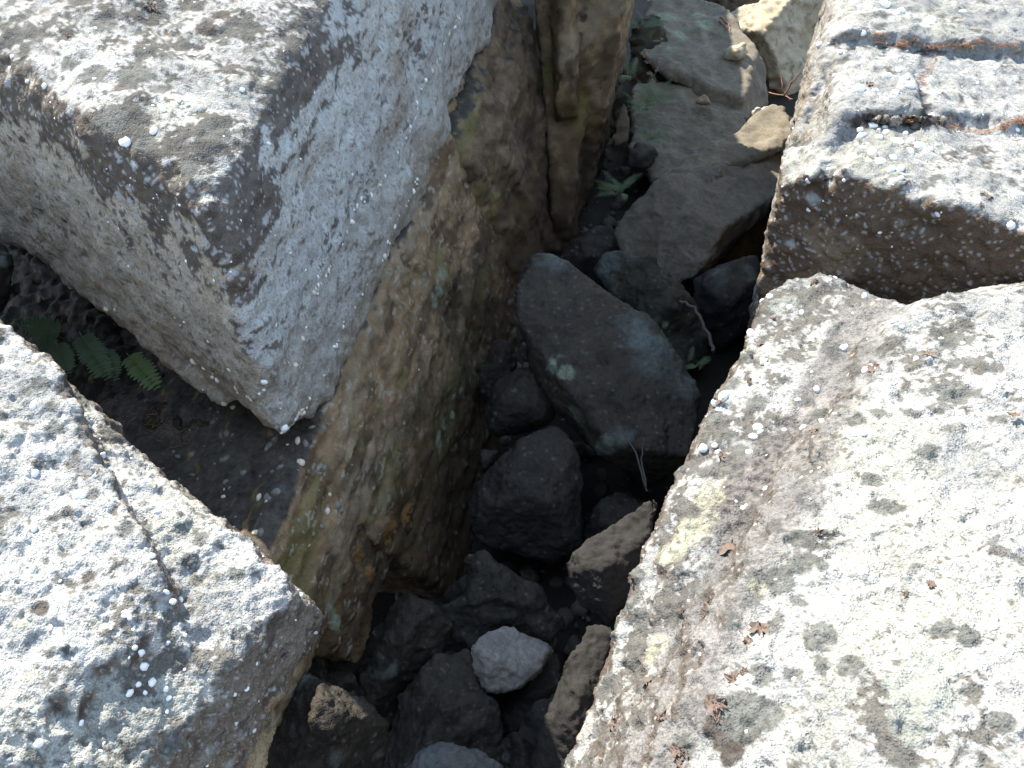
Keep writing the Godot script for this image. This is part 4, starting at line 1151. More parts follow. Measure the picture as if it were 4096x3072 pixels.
	hull(r, 0.035, [Plane(-0.98, -0.068, -0.186, 0.586), Plane(-0.671, 0.632, 0.387, -1.355), Plane(-0.811, 0.209, -0.546, 1.026), Plane(-0.566, 0.811, 0.148, -1.044), Plane(-0.603, 0.352, -0.716, 1.251), Plane(-0.453, 0.891, 0.022, -0.839), Plane(-0.43, 0.429, -0.795, 1.373), Plane(-0.424, 0.838, -0.345, 0.028), Plane(0.764, 0.298, -0.573, 1.164), Plane(0.718, 0.656, -0.231, 0.096), Plane(0.985, -0.036, -0.168, 0.632), Plane(0.607, 0.657, 0.448, -1.415), Plane(0.986, -0.167, 0, 0.427), Plane(0.757, 0.473, 0.451, -1.209), Plane(0.529, -0.617, 0.583, -0.289), Plane(0.497, -0.242, 0.833, -1.205), Plane(-0.168, -0.718, 0.675, -0.45), Plane(-0.134, 0.219, 0.966, -2.101), Plane(-0.394, -0.678, 0.62, -0.387), Plane(-0.24, 0.284, 0.928, -2.094), Plane(-0.975, -0.221, 0.021, 0.343), Plane(-0.883, 0.284, 0.374, -0.924), Plane(0.017, -0.787, -0.617, 2.466), Plane(-0.077, 0.703, 0.707, -2.01), Plane(-0.078, 0.454, 0.888, -2.149), Plane(-0.053, 0.992, 0.117, -1.128)])
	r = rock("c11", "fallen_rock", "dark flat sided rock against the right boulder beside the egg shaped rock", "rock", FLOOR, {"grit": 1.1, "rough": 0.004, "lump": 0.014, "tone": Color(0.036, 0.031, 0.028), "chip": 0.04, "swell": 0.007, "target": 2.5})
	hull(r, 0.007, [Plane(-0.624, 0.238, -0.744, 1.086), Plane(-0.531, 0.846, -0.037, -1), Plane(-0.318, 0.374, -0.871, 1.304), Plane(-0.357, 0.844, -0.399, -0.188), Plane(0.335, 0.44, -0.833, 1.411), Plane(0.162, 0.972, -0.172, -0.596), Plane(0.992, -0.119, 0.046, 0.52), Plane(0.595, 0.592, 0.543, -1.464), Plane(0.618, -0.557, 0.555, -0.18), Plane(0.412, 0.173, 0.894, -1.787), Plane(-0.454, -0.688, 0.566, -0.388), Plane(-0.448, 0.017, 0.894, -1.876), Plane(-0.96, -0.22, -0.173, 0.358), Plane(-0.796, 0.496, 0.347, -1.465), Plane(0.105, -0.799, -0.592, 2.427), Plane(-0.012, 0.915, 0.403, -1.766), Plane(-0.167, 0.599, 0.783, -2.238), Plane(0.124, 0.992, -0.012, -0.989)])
	r = rock("c12", "fallen_rock", "jagged dark rock with a pointed upper corner below the egg shaped rock", "rock", FLOOR, {"grit": 1.1, "cell": 0.03, "lump": 0.021, "rough": 0.004, "tone": Color(0.105, 0.095, 0.08), "chip": 0.04, "swell": 0.007, "target": 2.5})
	hull(r, 0.007, [Plane(-0.986, -0.116, -0.115, 0.455), Plane(-0.746, 0.572, 0.34, -1.023), Plane(-0.428, 0.343, -0.836, 1.184), Plane(-0.284, 0.948, -0.146, -0.582), Plane(0.514, 0.285, -0.809, 1.09), Plane(0.472, 0.791, -0.39, -0.091), Plane(0.953, -0.021, -0.302, 0.605), Plane(0.924, 0.38, -0.047, -0.219), Plane(0.726, -0.505, 0.467, -0.166), Plane(0.591, 0.209, 0.779, -1.416), Plane(-0.196, -0.674, 0.712, -0.436), Plane(-0.181, -0.198, 0.963, -1.337), Plane(-0.008, -0.842, -0.539, 1.974), Plane(0.099, 0.958, 0.271, -1.338), Plane(-0.317, 0.841, 0.439, -1.495), Plane(0.575, 0.818, -0.013, -0.763)])
	hull(r, 0.007, [Plane(-0.397, 0.308, -0.865, 1.132), Plane(-0.293, 0.891, -0.346, -0.313), Plane(-0.064, 0.336, -0.94, 1.174), Plane(-0.05, 0.875, -0.481, -0.109), Plane(0.492, 0.281, -0.824, 1.087), Plane(0.461, 0.702, -0.542, 0.209), Plane(0.821, 0.138, -0.553, 0.86), Plane(0.717, 0.673, -0.181, -0.296), Plane(0.685, -0.504, 0.526, -0.165), Plane(0.526, 0.247, 0.814, -1.434), Plane(0.128, -0.653, 0.746, -0.402), Plane(0.118, -0.244, 0.962, -1.18), Plane(0.099, -0.655, 0.749, -0.404), Plane(0.09, 0.284, 0.954, -1.754), Plane(-0.761, -0.456, 0.462, -0.084), Plane(-0.51, 0.413, 0.755, -1.525), Plane(-0.894, -0.345, 0.286, 0.09), Plane(-0.851, 0.067, 0.521, -0.723), Plane(-0.005, -0.863, -0.505, 1.949), Plane(-0.086, 0.845, 0.527, -1.634), Plane(-0.515, 0.594, 0.618, -1.52), Plane(0.45, 0.859, 0.245, -1.234)])
	r = rock("c13", "fallen_rock", "pale grey angular stone, the lightest one deep in the crevice", "stone", STONE, {"grit": 1.1, "cell": 0.025, "lump": 0.014, "rough": 0.004, "tone": Color(0.42, 0.385, 0.36), "chip": 0.04, "swell": 0.007, "target": 2.5})
	hull(r, 0.007, [Plane(-0.619, 0.32, -0.717, 0.768), Plane(-0.21, 0.41, -0.887, 0.911), Plane(0.43, 0.371, -0.823, 0.849), Plane(0.962, -0.178, 0.209, -0.029), Plane(0.647, -0.419, 0.637, -0.413), Plane(-0.044, -0.531, 0.846, -0.591), Plane(-0.82, -0.319, 0.474, -0.253), Plane(-0.995, -0.089, 0.049, 0.116), Plane(-0.005, -0.879, -0.477, 1.685), Plane(0.093, 0.98, -0.179, -0.681), Plane(0.053, 0.635, 0.77, -1.663), Plane(-0.742, 0.212, 0.636, -1.025), Plane(0.647, 0.539, 0.539, -1.219)])
	r = rock("c14", "fallen_rock", "pointed brown grey slab just below the pale angular stone", "rock", FLOOR, {"grit": 1.1, "cell": 0.035, "lump": 0.017, "rough": 0.004, "tone": Color(0.16, 0.138, 0.12), "chip": 0.04, "swell": 0.007, "target": 2.5})
	hull(r, 0.007, [Plane(-0.981, -0.011, -0.195, 0.619), Plane(-0.799, 0.595, 0.082, -0.5), Plane(-0.891, 0.093, -0.445, 0.769), Plane(-0.611, 0.792, -0.001, -0.646), Plane(-0.723, 0.186, -0.665, 0.908), Plane(-0.622, 0.705, -0.341, -0.072), Plane(-0.35, 0.277, -0.895, 1.049), Plane(-0.312, 0.705, -0.637, 0.278), Plane(0.873, -0.01, -0.488, 0.585), Plane(0.62, 0.778, 0.097, -0.935), Plane(0.876, -0.013, -0.482, 0.584), Plane(0.758, 0.648, -0.073, -0.605), Plane(0.969, -0.156, -0.194, 0.362), Plane(0.799, 0.582, 0.153, -0.846), Plane(-0.014, -0.552, 0.834, -0.253), Plane(0.04, 0.228, 0.973, -1.36), Plane(-0.066, -0.899, -0.433, 1.814), Plane(0.241, 0.954, 0.18, -1.188), Plane(0.449, 0.657, 0.605, -1.47), Plane(0.062, 0.989, -0.133, -0.811)])
	r = rock("c19", "fallen_rock", "blue grey rock cut off by the bottom edge in the middle", "rock", STONE, {"grit": 1.1, "cell": 0.03, "lump": 0.017, "rough": 0.004, "tone": Color(0.20, 0.20, 0.20), "chip": 0.04, "swell": 0.007, "target": 2.5})
	hull(r, 0.007, [Plane(-0.994, -0.108, -0.018, 0.404), Plane(-0.819, 0.527, 0.226, -0.505), Plane(-0.801, 0.107, -0.589, 0.736), Plane(-0.47, 0.88, -0.068, -0.593), Plane(-0.202, 0.206, -0.957, 0.891), Plane(-0.142, 0.74, -0.657, 0.092), Plane(0.108, 0.192, -0.976, 0.866), Plane(0.129, 0.63, -0.766, 0.26), Plane(0.576, 0.104, -0.811, 0.726), Plane(0.546, 0.665, -0.51, -0.08), Plane(0.974, -0.225, -0.022, 0.202), Plane(0.773, 0.572, 0.274, -0.819), Plane(-0.012, -0.531, 0.847, -0.277), Plane(0.038, 0.374, 0.927, -1.248), Plane(-0.059, -0.924, -0.377, 1.488), Plane(0, 0.958, 0.287, -1.108)])
	spots(r, 7, [Vector4(-0.206, -0.864, -1.044, 0.05)])
	r = rock("c15a", "fallen_rock", "dark narrow rock to the right of the pointed slab", "rock", FLOOR, {"grit": 1.1, "cell": 0.03, "rough": 0.004, "lump": 0.014, "tone": Color(0.10, 0.088, 0.08), "chip": 0.04, "swell": 0.007, "target": 2.5})
	hull(r, 0.007, [Plane(-0.763, 0.086, -0.641, 0.791), Plane(-0.708, 0.621, -0.334, -0.288), Plane(-0.735, 0.101, -0.671, 0.807), Plane(-0.66, 0.702, -0.268, -0.455), Plane(-0.542, 0.188, -0.819, 0.941), Plane(-0.546, 0.635, -0.547, 0.045), Plane(0.985, -0.113, -0.127, 0.458), Plane(0.811, 0.54, 0.225, -0.799), Plane(0.566, -0.516, 0.643, -0.178), Plane(0.493, 0.141, 0.858, -1.272), Plane(-0.801, -0.412, 0.435, -0.001), Plane(-0.777, 0.042, 0.628, -0.835), Plane(0.018, -0.894, -0.447, 1.979), Plane(-0.228, 0.915, 0.334, -1.499), Plane(-0.274, 0.709, 0.65, -1.704), Plane(-0.147, 0.988, -0.04, -1.073)])
	r = rock("c15b", "fallen_rock", "dark wedge of rock under the grey ribbed slab at the bottom", "rock", FLOOR, {"grit": 1.1, "cell": 0.03, "rough": 0.004, "lump": 0.014, "tone": Color(0.095, 0.09, 0.088), "chip": 0.04, "swell": 0.007, "target": 2.5})
	hull(r, 0.007, [Plane(-0.961, -0.129, -0.245, 0.397), Plane(-0.738, 0.658, 0.153, -0.896), Plane(-0.551, 0.146, -0.822, 0.831), Plane(-0.481, 0.803, -0.352, -0.396), Plane(0.987, -0.131, -0.093, 0.383), Plane(0.738, 0.618, 0.272, -0.827), Plane(0.979, -0.197, 0.051, 0.283), Plane(0.933, 0.267, 0.243, -0.426), Plane(0.007, -0.545, 0.838, -0.257), Plane(-0.019, 0.27, 0.963, -1.336), Plane(-0.936, -0.308, 0.17, 0.121), Plane(-0.637, 0.625, 0.451, -1.24), Plane(0.031, -0.916, -0.4, 1.736), Plane(-0.213, 0.874, 0.436, -1.401), Plane(-0.359, 0.529, 0.769, -1.446), Plane(-0.028, 0.999, 0.026, -1.049)])
	r = rock("c32", "fallen_rock", "small dark rock at the bottom edge beside the blue grey rock", "rock", FLOOR, {"grit": 1.1, "cell": 0.03, "rough": 0.004, "lump": 0.01, "tone": Color(0.09, 0.082, 0.08), "chip": 0.04, "swell": 0.007, "target": 2.5})
	hull(r, 0.007, [Plane(-0.98, -0.167, -0.112, 0.351), Plane(-0.766, 0.606, 0.217, -0.918), Plane(-0.669, 0.106, -0.735, 0.776), Plane(-0.538, 0.798, -0.273, -0.51), Plane(0.88, -0.009, -0.476, 0.589), Plane(0.858, 0.437, -0.27, -0.124), Plane(0.974, -0.13, -0.187, 0.402), Plane(0.756, 0.637, 0.151, -0.84), Plane(0.001, -0.545, 0.838, -0.253), Plane(-0.002, 0.078, 0.997, -1.157), Plane(0.003, -0.923, -0.386, 1.714), Plane(0.189, 0.956, 0.226, -1.279), Plane(0.571, 0.76, 0.312, -1.162), Plane(-0.271, 0.959, 0.083, -1.13)])
	r = rock("c16", "fallen_rock", "long grey ribbed slab pressed against the underside of the right boulder", "rock", STONE, {"grit": 1.1, "cell": 0.035, "lump": 0.014, "rough": 0.004, "bed": 0.01, "tone": Color(0.042, 0.038, 0.036), "chip": 0.04, "swell": 0.007, "target": 2.5})
	hull(r, 0.015, [Plane(-0.905, -0.07, -0.419, 0.439), Plane(-0.846, 0.522, -0.109, -0.377), Plane(-0.874, -0.034, -0.486, 0.48), Plane(-0.872, 0.452, -0.186, -0.205), Plane(0.827, 0.175, -0.534, 0.805), Plane(0.759, 0.595, -0.265, 0.207), Plane(0.982, -0.168, 0.084, 0.259), Plane(0.72, 0.552, 0.421, -0.665), Plane(0.719, -0.407, 0.563, -0.104), Plane(0.591, 0.28, 0.757, -0.89), Plane(-0.875, -0.37, 0.312, -0.033), Plane(-0.604, 0.591, 0.535, -1.104), Plane(0.065, -0.897, -0.438, 1.511), Plane(0.088, 0.945, 0.315, -1.001), Plane(-0.252, 0.966, 0.066, -0.795), Plane(0.45, 0.722, 0.525, -1.024)])
	hull(r, 0.007, [Plane(-0.645, 0.197, -0.738, 0.899), Plane(-0.586, 0.8, -0.127, -0.484), Plane(-0.25, 0.374, -0.893, 1.179), Plane(-0.306, 0.915, -0.265, -0.223), Plane(0.998, -0.067, -0.019, 0.475), Plane(0.892, 0.355, 0.281, -0.328), Plane(0.732, -0.461, 0.503, -0.148), Plane(0.649, -0.018, 0.76, -0.908), Plane(-0.603, -0.617, 0.506, -0.395), Plane(-0.557, 0.16, 0.815, -1.478), Plane(-0.924, -0.375, 0.075, -0.012), Plane(-0.731, 0.442, 0.519, -1.284), Plane(0.108, -0.822, -0.559, 1.8), Plane(0.048, 0.795, 0.605, -1.456), Plane(0.218, 0.613, 0.759, -1.524), Plane(-0.275, 0.944, 0.182, -1.005)])
	r = rock("c17", "fallen_rock", "speckled lichen covered rock at the bottom beside the stepped boulder", "rock", FLOOR, {"grit": 1.1, "cell": 0.035, "lump": 0.021, "rough": 0.004, "tone": Color(0.095, 0.082, 0.066), "chip": 0.04, "swell": 0.007, "target": 2.5})
	hull(r, 0.007, [Plane(-0.995, 0.063, -0.079, 0.687), Plane(-0.767, 0.622, 0.16, -0.235), Plane(-0.936, 0.154, -0.318, 0.819), Plane(-0.692, 0.722, -0.003, -0.162), Plane(-0.159, 0.291, -0.943, 1.024), Plane(0.019, 0.89, -0.455, -0.101), Plane(0.488, 0.102, -0.867, 0.719), Plane(0.538, 0.72, -0.439, -0.273), Plane(0.944, -0.307, -0.123, 0.067), Plane(0.891, 0.41, 0.197, -0.858), Plane(0.892, -0.423, 0.16, -0.114), Plane(0.851, 0.324, 0.414, -1.015), Plane(-0.04, -0.541, 0.84, -0.292), Plane(0.136, 0.402, 0.906, -1.325), Plane(-0.183, -0.897, -0.403, 1.586), Plane(0.337, 0.712, 0.616, -1.327), Plane(0.159, 0.889, 0.429, -1.182), Plane(0.549, 0.287, 0.785, -1.303)])
	spots(r, 7, [Vector4(-0.556, -0.781, -1.094, 0.034), Vector4(-0.457, -0.816, -1.041, 0.029), Vector4(-0.601, -0.832, -1.109, 0.026), Vector4(-0.376, -0.887, -1.072, 0.026)])
	spots(r, 6, [Vector4(-0.484, -0.715, -1.094, 0.025), Vector4(-0.564, -0.804, -1.045, 0.025), Vector4(-0.451, -0.737, -1.074, 0.016)])
	r = rock("c18", "fallen_rock", "elongated mossy brown rock lying along the foot of the left wall", "rock", FLOOR, {"grit": 1.1, "cell": 0.035, "lump": 0.017, "rough": 0.004, "tone": Color(0.115, 0.10, 0.072), "chip": 0.04, "swell": 0.007, "target": 2.5})
	hull(r, 0.007, [Plane(-0.913, 0.127, -0.387, 0.857), Plane(-0.801, 0.588, -0.112, -0.123), Plane(-0.648, 0.285, -0.706, 1.091), Plane(-0.589, 0.66, -0.465, 0.317), Plane(-0.023, 0.347, -0.938, 1.188), Plane(0.041, 0.807, -0.589, 0.161), Plane(0.513, 0.212, -0.832, 0.971), Plane(0.525, 0.741, -0.418, -0.207), Plane(0.783, 0.06, -0.619, 0.73), Plane(0.808, 0.445, -0.385, -0.029), Plane(0.911, -0.39, 0.132, 0.011), Plane(0.91, 0.11, 0.399, -0.916), Plane(0.802, -0.493, 0.338, -0.148), Plane(0.617, 0.473, 0.629, -1.593), Plane(0.618, -0.567, 0.545, -0.25), Plane(0.567, 0.319, 0.759, -1.615), Plane(-0.411, -0.519, 0.75, -0.171), Plane(-0.325, -0.04, 0.945, -1.063), Plane(-0.997, -0.067, 0.026, 0.552), Plane(-0.853, 0.444, 0.275, -0.482), Plane(-0.113, -0.871, -0.479, 1.999), Plane(0.068, 0.789, 0.61, -1.71), Plane(-0.345, 0.825, 0.447, -1.374), Plane(0.597, 0.491, 0.634, -1.626)])
	spots(r, 4, [Vector4(-0.358, -0.989, -1.526, 0.01)])
	r = rock("c27", "fallen_rock", "small olive grey stone in the hole under the wall block", "stone", FLOOR, {"grit": 1.1, "cell": 0.025, "rough": 0.004, "lump": 0.01, "tone": Color(0.12, 0.11, 0.08), "chip": 0.04, "swell": 0.007, "target": 2.5})
	hull(r, 0.007, [Plane(0.052, 0.271, -0.961, 1.062), Plane(0.172, 0.846, -0.505, -0.237), Plane(0.891, -0.187, -0.415, 0.328), Plane(0.936, 0.328, -0.126, -0.626), Plane(0.93, -0.293, -0.221, 0.161), Plane(0.99, 0.143, -0.004, -0.629), Plane(-0.593, -0.447, 0.67, -0.078), Plane(-0.327, 0.357, 0.875, -1.383), Plane(-0.998, -0.043, 0.043, 0.566), Plane(-0.583, 0.698, 0.415, -0.977), Plane(-0.173, -0.875, -0.451, 1.937), Plane(0.1, 0.903, 0.418, -1.552), Plane(0.199, 0.672, 0.713, -1.768), Plane(-0.087, 0.98, -0.18, -0.725)])
	r = rock("c29", "fallen_rock", "little dark stone left of the jagged rock", "stone", FLOOR, {"grit": 1.1, "cell": 0.02, "rough": 0.004, "lump": 0.008, "tone": Color(0.08, 0.08, 0.08), "chip": 0.04, "swell": 0.007, "target": 2.5})
	hull(r, 0.007, [Plane(-0.731, 0.22, -0.646, 1.025), Plane(-0.528, 0.845, -0.086, -0.692), Plane(-0.284, 0.348, -0.894, 1.228), Plane(-0.23, 0.841, -0.49, -0.034), Plane(0.966, -0.181, -0.185, 0.381), Plane(0.961, 0.261, 0.096, -0.597), Plane(-0.082, -0.682, 0.726, -0.417), Plane(-0.042, -0.097, 0.994, -1.559), Plane(-0.884, -0.36, 0.298, 0.099), Plane(-0.552, 0.499, 0.669, -1.597), Plane(-0.056, -0.845, -0.531, 2.084), Plane(0.024, 0.742, 0.67, -1.96), Plane(-0.191, 0.882, 0.431, -1.672), Plane(0.367, 0.311, 0.877, -1.9)])
	r = rock("c20", "fallen_rock", "smooth brown stone leaning against the left wall above the dark rounded rock", "stone", FLOOR, {"grit": 1.1, "cell": 0.03, "rough": 0.004, "lump": 0.01, "tone": Color(0.10, 0.085, 0.065), "chip": 0.04, "swell": 0.007, "target": 2.5})
	hull(r, 0.007, [Plane(-0.955, 0.04, -0.293, 0.854), Plane(-0.673, 0.62, 0.404, -1.68), Plane(-0.239, 0.565, -0.789, 1.696), Plane(-0.16, 0.984, 0.079, -1.156), Plane(0.871, 0.186, -0.455, 1.089), Plane(0.666, 0.701, 0.256, -1.403), Plane(0.881, -0.449, 0.146, 0.072), Plane(0.868, -0.12, 0.481, -1.186), Plane(0.67, -0.656, 0.348, -0.26), Plane(0.663, -0.31, 0.681, -1.531), Plane(0.07, -0.836, 0.544, -0.547), Plane(0.08, -0.324, 0.943, -2.176), Plane(-0.011, -0.691, -0.722, 2.895), Plane(0.01, 0.515, 0.857, -2.825), Plane(0.458, 0.627, 0.63, -2.343), Plane(-0.333, 0.339, 0.88, -2.703)])
	r = rock("c20b", "fallen_rock", "small brown stone at the wall foot left of the egg shaped rock", "stone", FLOOR, {"grit": 1.1, "cell": 0.02, "rough": 0.004, "lump": 0.007, "tone": Color(0.09, 0.075, 0.06), "chip": 0.04, "swell": 0.007, "target": 2.5})
	hull(r, 0.007, [Plane(-0.575, 0.375, -0.727, 1.32), Plane(-0.55, 0.73, -0.405, 0.226), Plane(-0.004, 0.482, -0.876, 1.491), Plane(0.011, 0.957, -0.291, -0.315), Plane(0.878, -0.445, 0.177, 0.007), Plane(0.768, 0.164, 0.619, -1.606), Plane(0.758, -0.566, 0.324, -0.186), Plane(0.726, -0.074, 0.684, -1.501), Plane(-0.98, -0.192, -0.043, 0.414), Plane(-0.932, 0.214, 0.292, -0.767), Plane(-0.026, -0.762, -0.647, 2.443), Plane(-0.014, 0.787, 0.616, -2.157), Plane(-0.122, 0.442, 0.889, -2.404), Plane(0.141, 0.99, 0.021, -1.06)])
	r = rock("c22", "fallen_rock", "dark stone at the left edge under the overhanging boulder", "rock", FLOOR, {"grit": 1.1, "cell": 0.04, "rough": 0.004, "lump": 0.014, "tone": Color(0.11, 0.085, 0.07), "chip": 0.04, "swell": 0.007, "target": 2.5})
	hull(r, 0.03, [Plane(-0.927, 0.352, 0.133, 1.311), Plane(-0.572, 0.643, 0.509, -0.348), Plane(-0.48, 0.726, -0.493, 1.909), Plane(-0.088, 0.996, 0.031, -0.176), Plane(0.434, 0.334, -0.836, 1.269), Plane(0.664, 0.588, -0.463, -0.111), Plane(0.762, -0.327, -0.559, 0.203), Plane(0.989, 0.133, 0.059, -1.807), Plane(0.737, -0.586, -0.336, -0.215), Plane(0.95, 0.019, 0.311, -2.304), Plane(0.408, -0.899, 0.161, -0.715), Plane(0.711, -0.157, 0.685, -2.721), Plane(-0.298, -0.761, 0.576, -0.486), Plane(0.046, -0.348, 0.936, -2.085), Plane(-0.493, -0.544, -0.679, 3.055), Plane(0.583, 0.446, 0.679, -2.682), Plane(0.552, 0.733, 0.398, -2.056), Plane(0.486, -0.013, 0.874, -2.858)])
	r = rock("c30", "fallen_rock", "upright brown stone at the foot of the tan slab", "stone", TAN, {"cell": 0.03, "lump": 0.015, "tone": Color(0.19, 0.145, 0.10), "target": 2.5})
	hull(r, 0.007, [Plane(-0.948, -0.085, -0.307, 0.931), Plane(-0.758, 0.372, 0.536, -3.128), Plane(-0.903, 0.118, -0.414, 1.267), Plane(-0.938, 0.346, 0.02, -0.912), Plane(-0.624, 0.515, -0.589, 1.906), Plane(-0.59, 0.778, 0.218, -1.979), Plane(0.929, 0.267, -0.255, 1.513), Plane(0.731, 0.561, 0.387, -1.791), Plane(0.991, 0.047, -0.125, 1.155), Plane(0.697, 0.42, 0.581, -2.555), Plane(0.894, -0.429, 0.134, 0.389), Plane(0.823, -0.187, 0.536, -1.674), Plane(0.309, -0.893, 0.327, -0.359), Plane(0.251, -0.636, 0.73, -2.422), Plane(0.114, -0.485, -0.867, 4.652), Plane(-0.066, 0.703, 0.708, -3.819), Plane(0.152, 0.464, 0.873, -4.214), Plane(-0.329, 0.871, 0.364, -2.596)])
	r = rock("c33", "fallen_rock", "rounded grey stone in the moss below the ferns", "stone", FLOOR, {"grit": 1.1, "cell": 0.025, "rough": 0.004, "lump": 0.01, "tone": Color(0.13, 0.12, 0.10), "chip": 0.04, "swell": 0.007, "target": 2.5})
	hull(r, 0.007, [Plane(-0.587, 0.508, -0.631, 1.881), Plane(-0.632, 0.761, -0.148, -0.522), Plane(0.122, 0.74, -0.661, 2.256), Plane(0.003, 0.997, 0.078, -1.332), Plane(0.728, 0.528, -0.437, 1.917), Plane(0.567, 0.809, 0.157, -1.095), Plane(0.897, -0.412, 0.16, 0.413), Plane(0.736, -0.058, 0.674, -2.322), Plane(-0.049, -0.943, 0.328, -0.441), Plane(-0.145, -0.34, 0.929, -3.758), Plane(-0.919, -0.359, -0.161, 0.492), Plane(-0.727, 0.22, 0.651, -3.518), Plane(0.134, -0.512, -0.849, 4.528), Plane(0.215, 0.763, 0.609, -3.257), Plane(-0.044, 0.945, 0.324, -2.386), Plane(0.531, 0.207, 0.822, -3.403)])
	r = rock("c34", "pebble", "tan orange pebble lying on the sloping grey slab", "pebble", STONE, {"grit": 1.1, "cell": 0.012, "lump": 0.004, "rough": 0.004, "tone": Color(0.42, 0.29, 0.19), "target": 2.5})
	hull(r, 0.01, [Plane(-0.762, 0.311, -0.567, 1.675), Plane(-0.803, 0.589, 0.092, -1.887), Plane(-0.281, 0.693, -0.664, 2.289), Plane(-0.379, 0.922, 0.085, -1.737), Plane(0.641, 0.637, -0.428, 2.201), Plane(0.277, 0.845, 0.458, -2.785), Plane(1, -0.018, 0.002, 1.152), Plane(0.821, 0.254, 0.511, -1.828), Plane(0.247, -0.918, 0.31, -0.29), Plane(0.058, -0.419, 0.906, -3.939), Plane(-0.199, -0.953, 0.229, -0.348), Plane(-0.303, -0.57, 0.764, -3.475), Plane(-0.895, -0.383, -0.227, 0.563), Plane(-0.841, 0.084, 0.535, -3.593), Plane(0.193, -0.46, -0.867, 5.014), Plane(-0.067, 0.653, 0.755, -4.393), Plane(-0.332, 0.782, 0.527, -3.701), Plane(0.22, 0.42, 0.881, -4.469)])
	r = rock("c35", "pebble", "small pale blue stone chip below the tan pebble", "pebble", STONE, {"grit": 1.1, "cell": 0.008, "lump": 0.002, "rough": 0.004, "tone": Color(0.42, 0.42, 0.44), "target": 2.5})
	hull(r, 0.006, [Plane(-0.047, 0.723, -0.689, 2.269), Plane(-0.132, 0.944, -0.303, 0.203), Plane(0.97, -0.218, 0.107, 0.766), Plane(0.53, 0.278, 0.801, -3.372), Plane(0.511, -0.787, 0.345, -0.146), Plane(0.371, -0.446, 0.814, -2.783), Plane(-0.703, -0.711, 0.026, -0.026), Plane(-0.715, -0.183, 0.675, -3.544), Plane(0.19, -0.506, -0.841, 4.594), Plane(-0.076, 0.48, 0.874, -4.525), Plane(0.35, 0.25, 0.903, -3.973), Plane(-0.581, 0.606, 0.543, -3.693)])
	r = rock("c36", "fallen_rock", "dark rock at the wall foot between the tilted slab and the tan slab", "rock", FLOOR, {"grit": 1.1, "rough": 0.004, "lump": 0.014, "tone": Color(0.075, 0.065, 0.055), "chip": 0.04, "swell": 0.007, "target": 2.5})
	hull(r, 0.007, [Plane(-0.744, 0.346, -0.572, 1.552), Plane(-0.563, 0.763, 0.318, -2.34), Plane(-0.217, 0.64, -0.737, 2.026), Plane(-0.254, 0.95, -0.184, -0.523), Plane(0.702, 0.489, -0.517, 1.79), Plane(0.595, 0.803, -0.012, -0.62), Plane(0.977, -0.21, 0.041, 0.67), Plane(0.859, 0.147, 0.49, -1.578), Plane(0.425, -0.798, 0.428, -0.276), Plane(0.239, -0.085, 0.967, -3.375), Plane(-0.204, -0.881, 0.426, -0.414), Plane(-0.233, -0.48, 0.846, -2.548), Plane(-0.946, -0.315, -0.08, 0.491), Plane(-0.75, 0.28, 0.599, -2.816), Plane(0.085, -0.604, -0.792, 4.243), Plane(0.284, 0.655, 0.7, -3.316), Plane(0.335, 0.883, 0.33, -2.202), Plane(0.147, 0.202, 0.968, -3.815)])
	r = rock("c37", "fallen_rock", "dark rock wedged under the black faced block", "rock", FLOOR, {"grit": 1.1, "rough": 0.004, "lump": 0.014, "tone": Color(0.07, 0.065, 0.06), "chip": 0.04, "swell": 0.007, "target": 2.5})
	hull(r, 0.007, [Plane(0.395, 0.632, -0.667, 2.009), Plane(0.187, 0.981, 0.041, -1.263), Plane(0.965, -0.211, 0.155, 0.668), Plane(0.663, 0.29, 0.69, -2.285), Plane(-0.643, -0.739, 0.2, -0.185), Plane(-0.681, -0.177, 0.71, -2.876), Plane(-0.922, -0.333, -0.197, 0.462), Plane(-0.987, -0.052, 0.154, -1.26), Plane(0.18, -0.621, -0.763, 4.209), Plane(-0.111, 0.677, 0.728, -3.599), Plane(-0.601, 0.51, 0.616, -3.396), Plane(0.388, 0.659, 0.644, -2.86)])
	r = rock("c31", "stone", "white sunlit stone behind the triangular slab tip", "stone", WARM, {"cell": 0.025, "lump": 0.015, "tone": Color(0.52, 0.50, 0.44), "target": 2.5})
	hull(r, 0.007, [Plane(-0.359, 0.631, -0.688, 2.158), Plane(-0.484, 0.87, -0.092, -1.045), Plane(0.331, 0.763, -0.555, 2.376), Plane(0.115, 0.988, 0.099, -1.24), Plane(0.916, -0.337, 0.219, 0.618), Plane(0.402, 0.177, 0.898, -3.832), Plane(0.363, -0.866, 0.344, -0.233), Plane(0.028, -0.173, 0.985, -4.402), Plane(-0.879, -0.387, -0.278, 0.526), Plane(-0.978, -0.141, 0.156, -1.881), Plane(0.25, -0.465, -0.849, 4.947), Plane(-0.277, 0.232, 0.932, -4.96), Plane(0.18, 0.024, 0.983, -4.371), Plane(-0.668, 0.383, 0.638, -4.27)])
	r = rock("bank", "mossy_bank", "dark mossy soil bank below the tan slab where ferns grow", "soil", SOIL, {"cell": 0.05, "lump": 0.06, "rough": 0.03, "tone": Color(0.085, 0.068, 0.045), "side": Color(0, 0.8, 0), "kind": "structure", "target": 4.5})
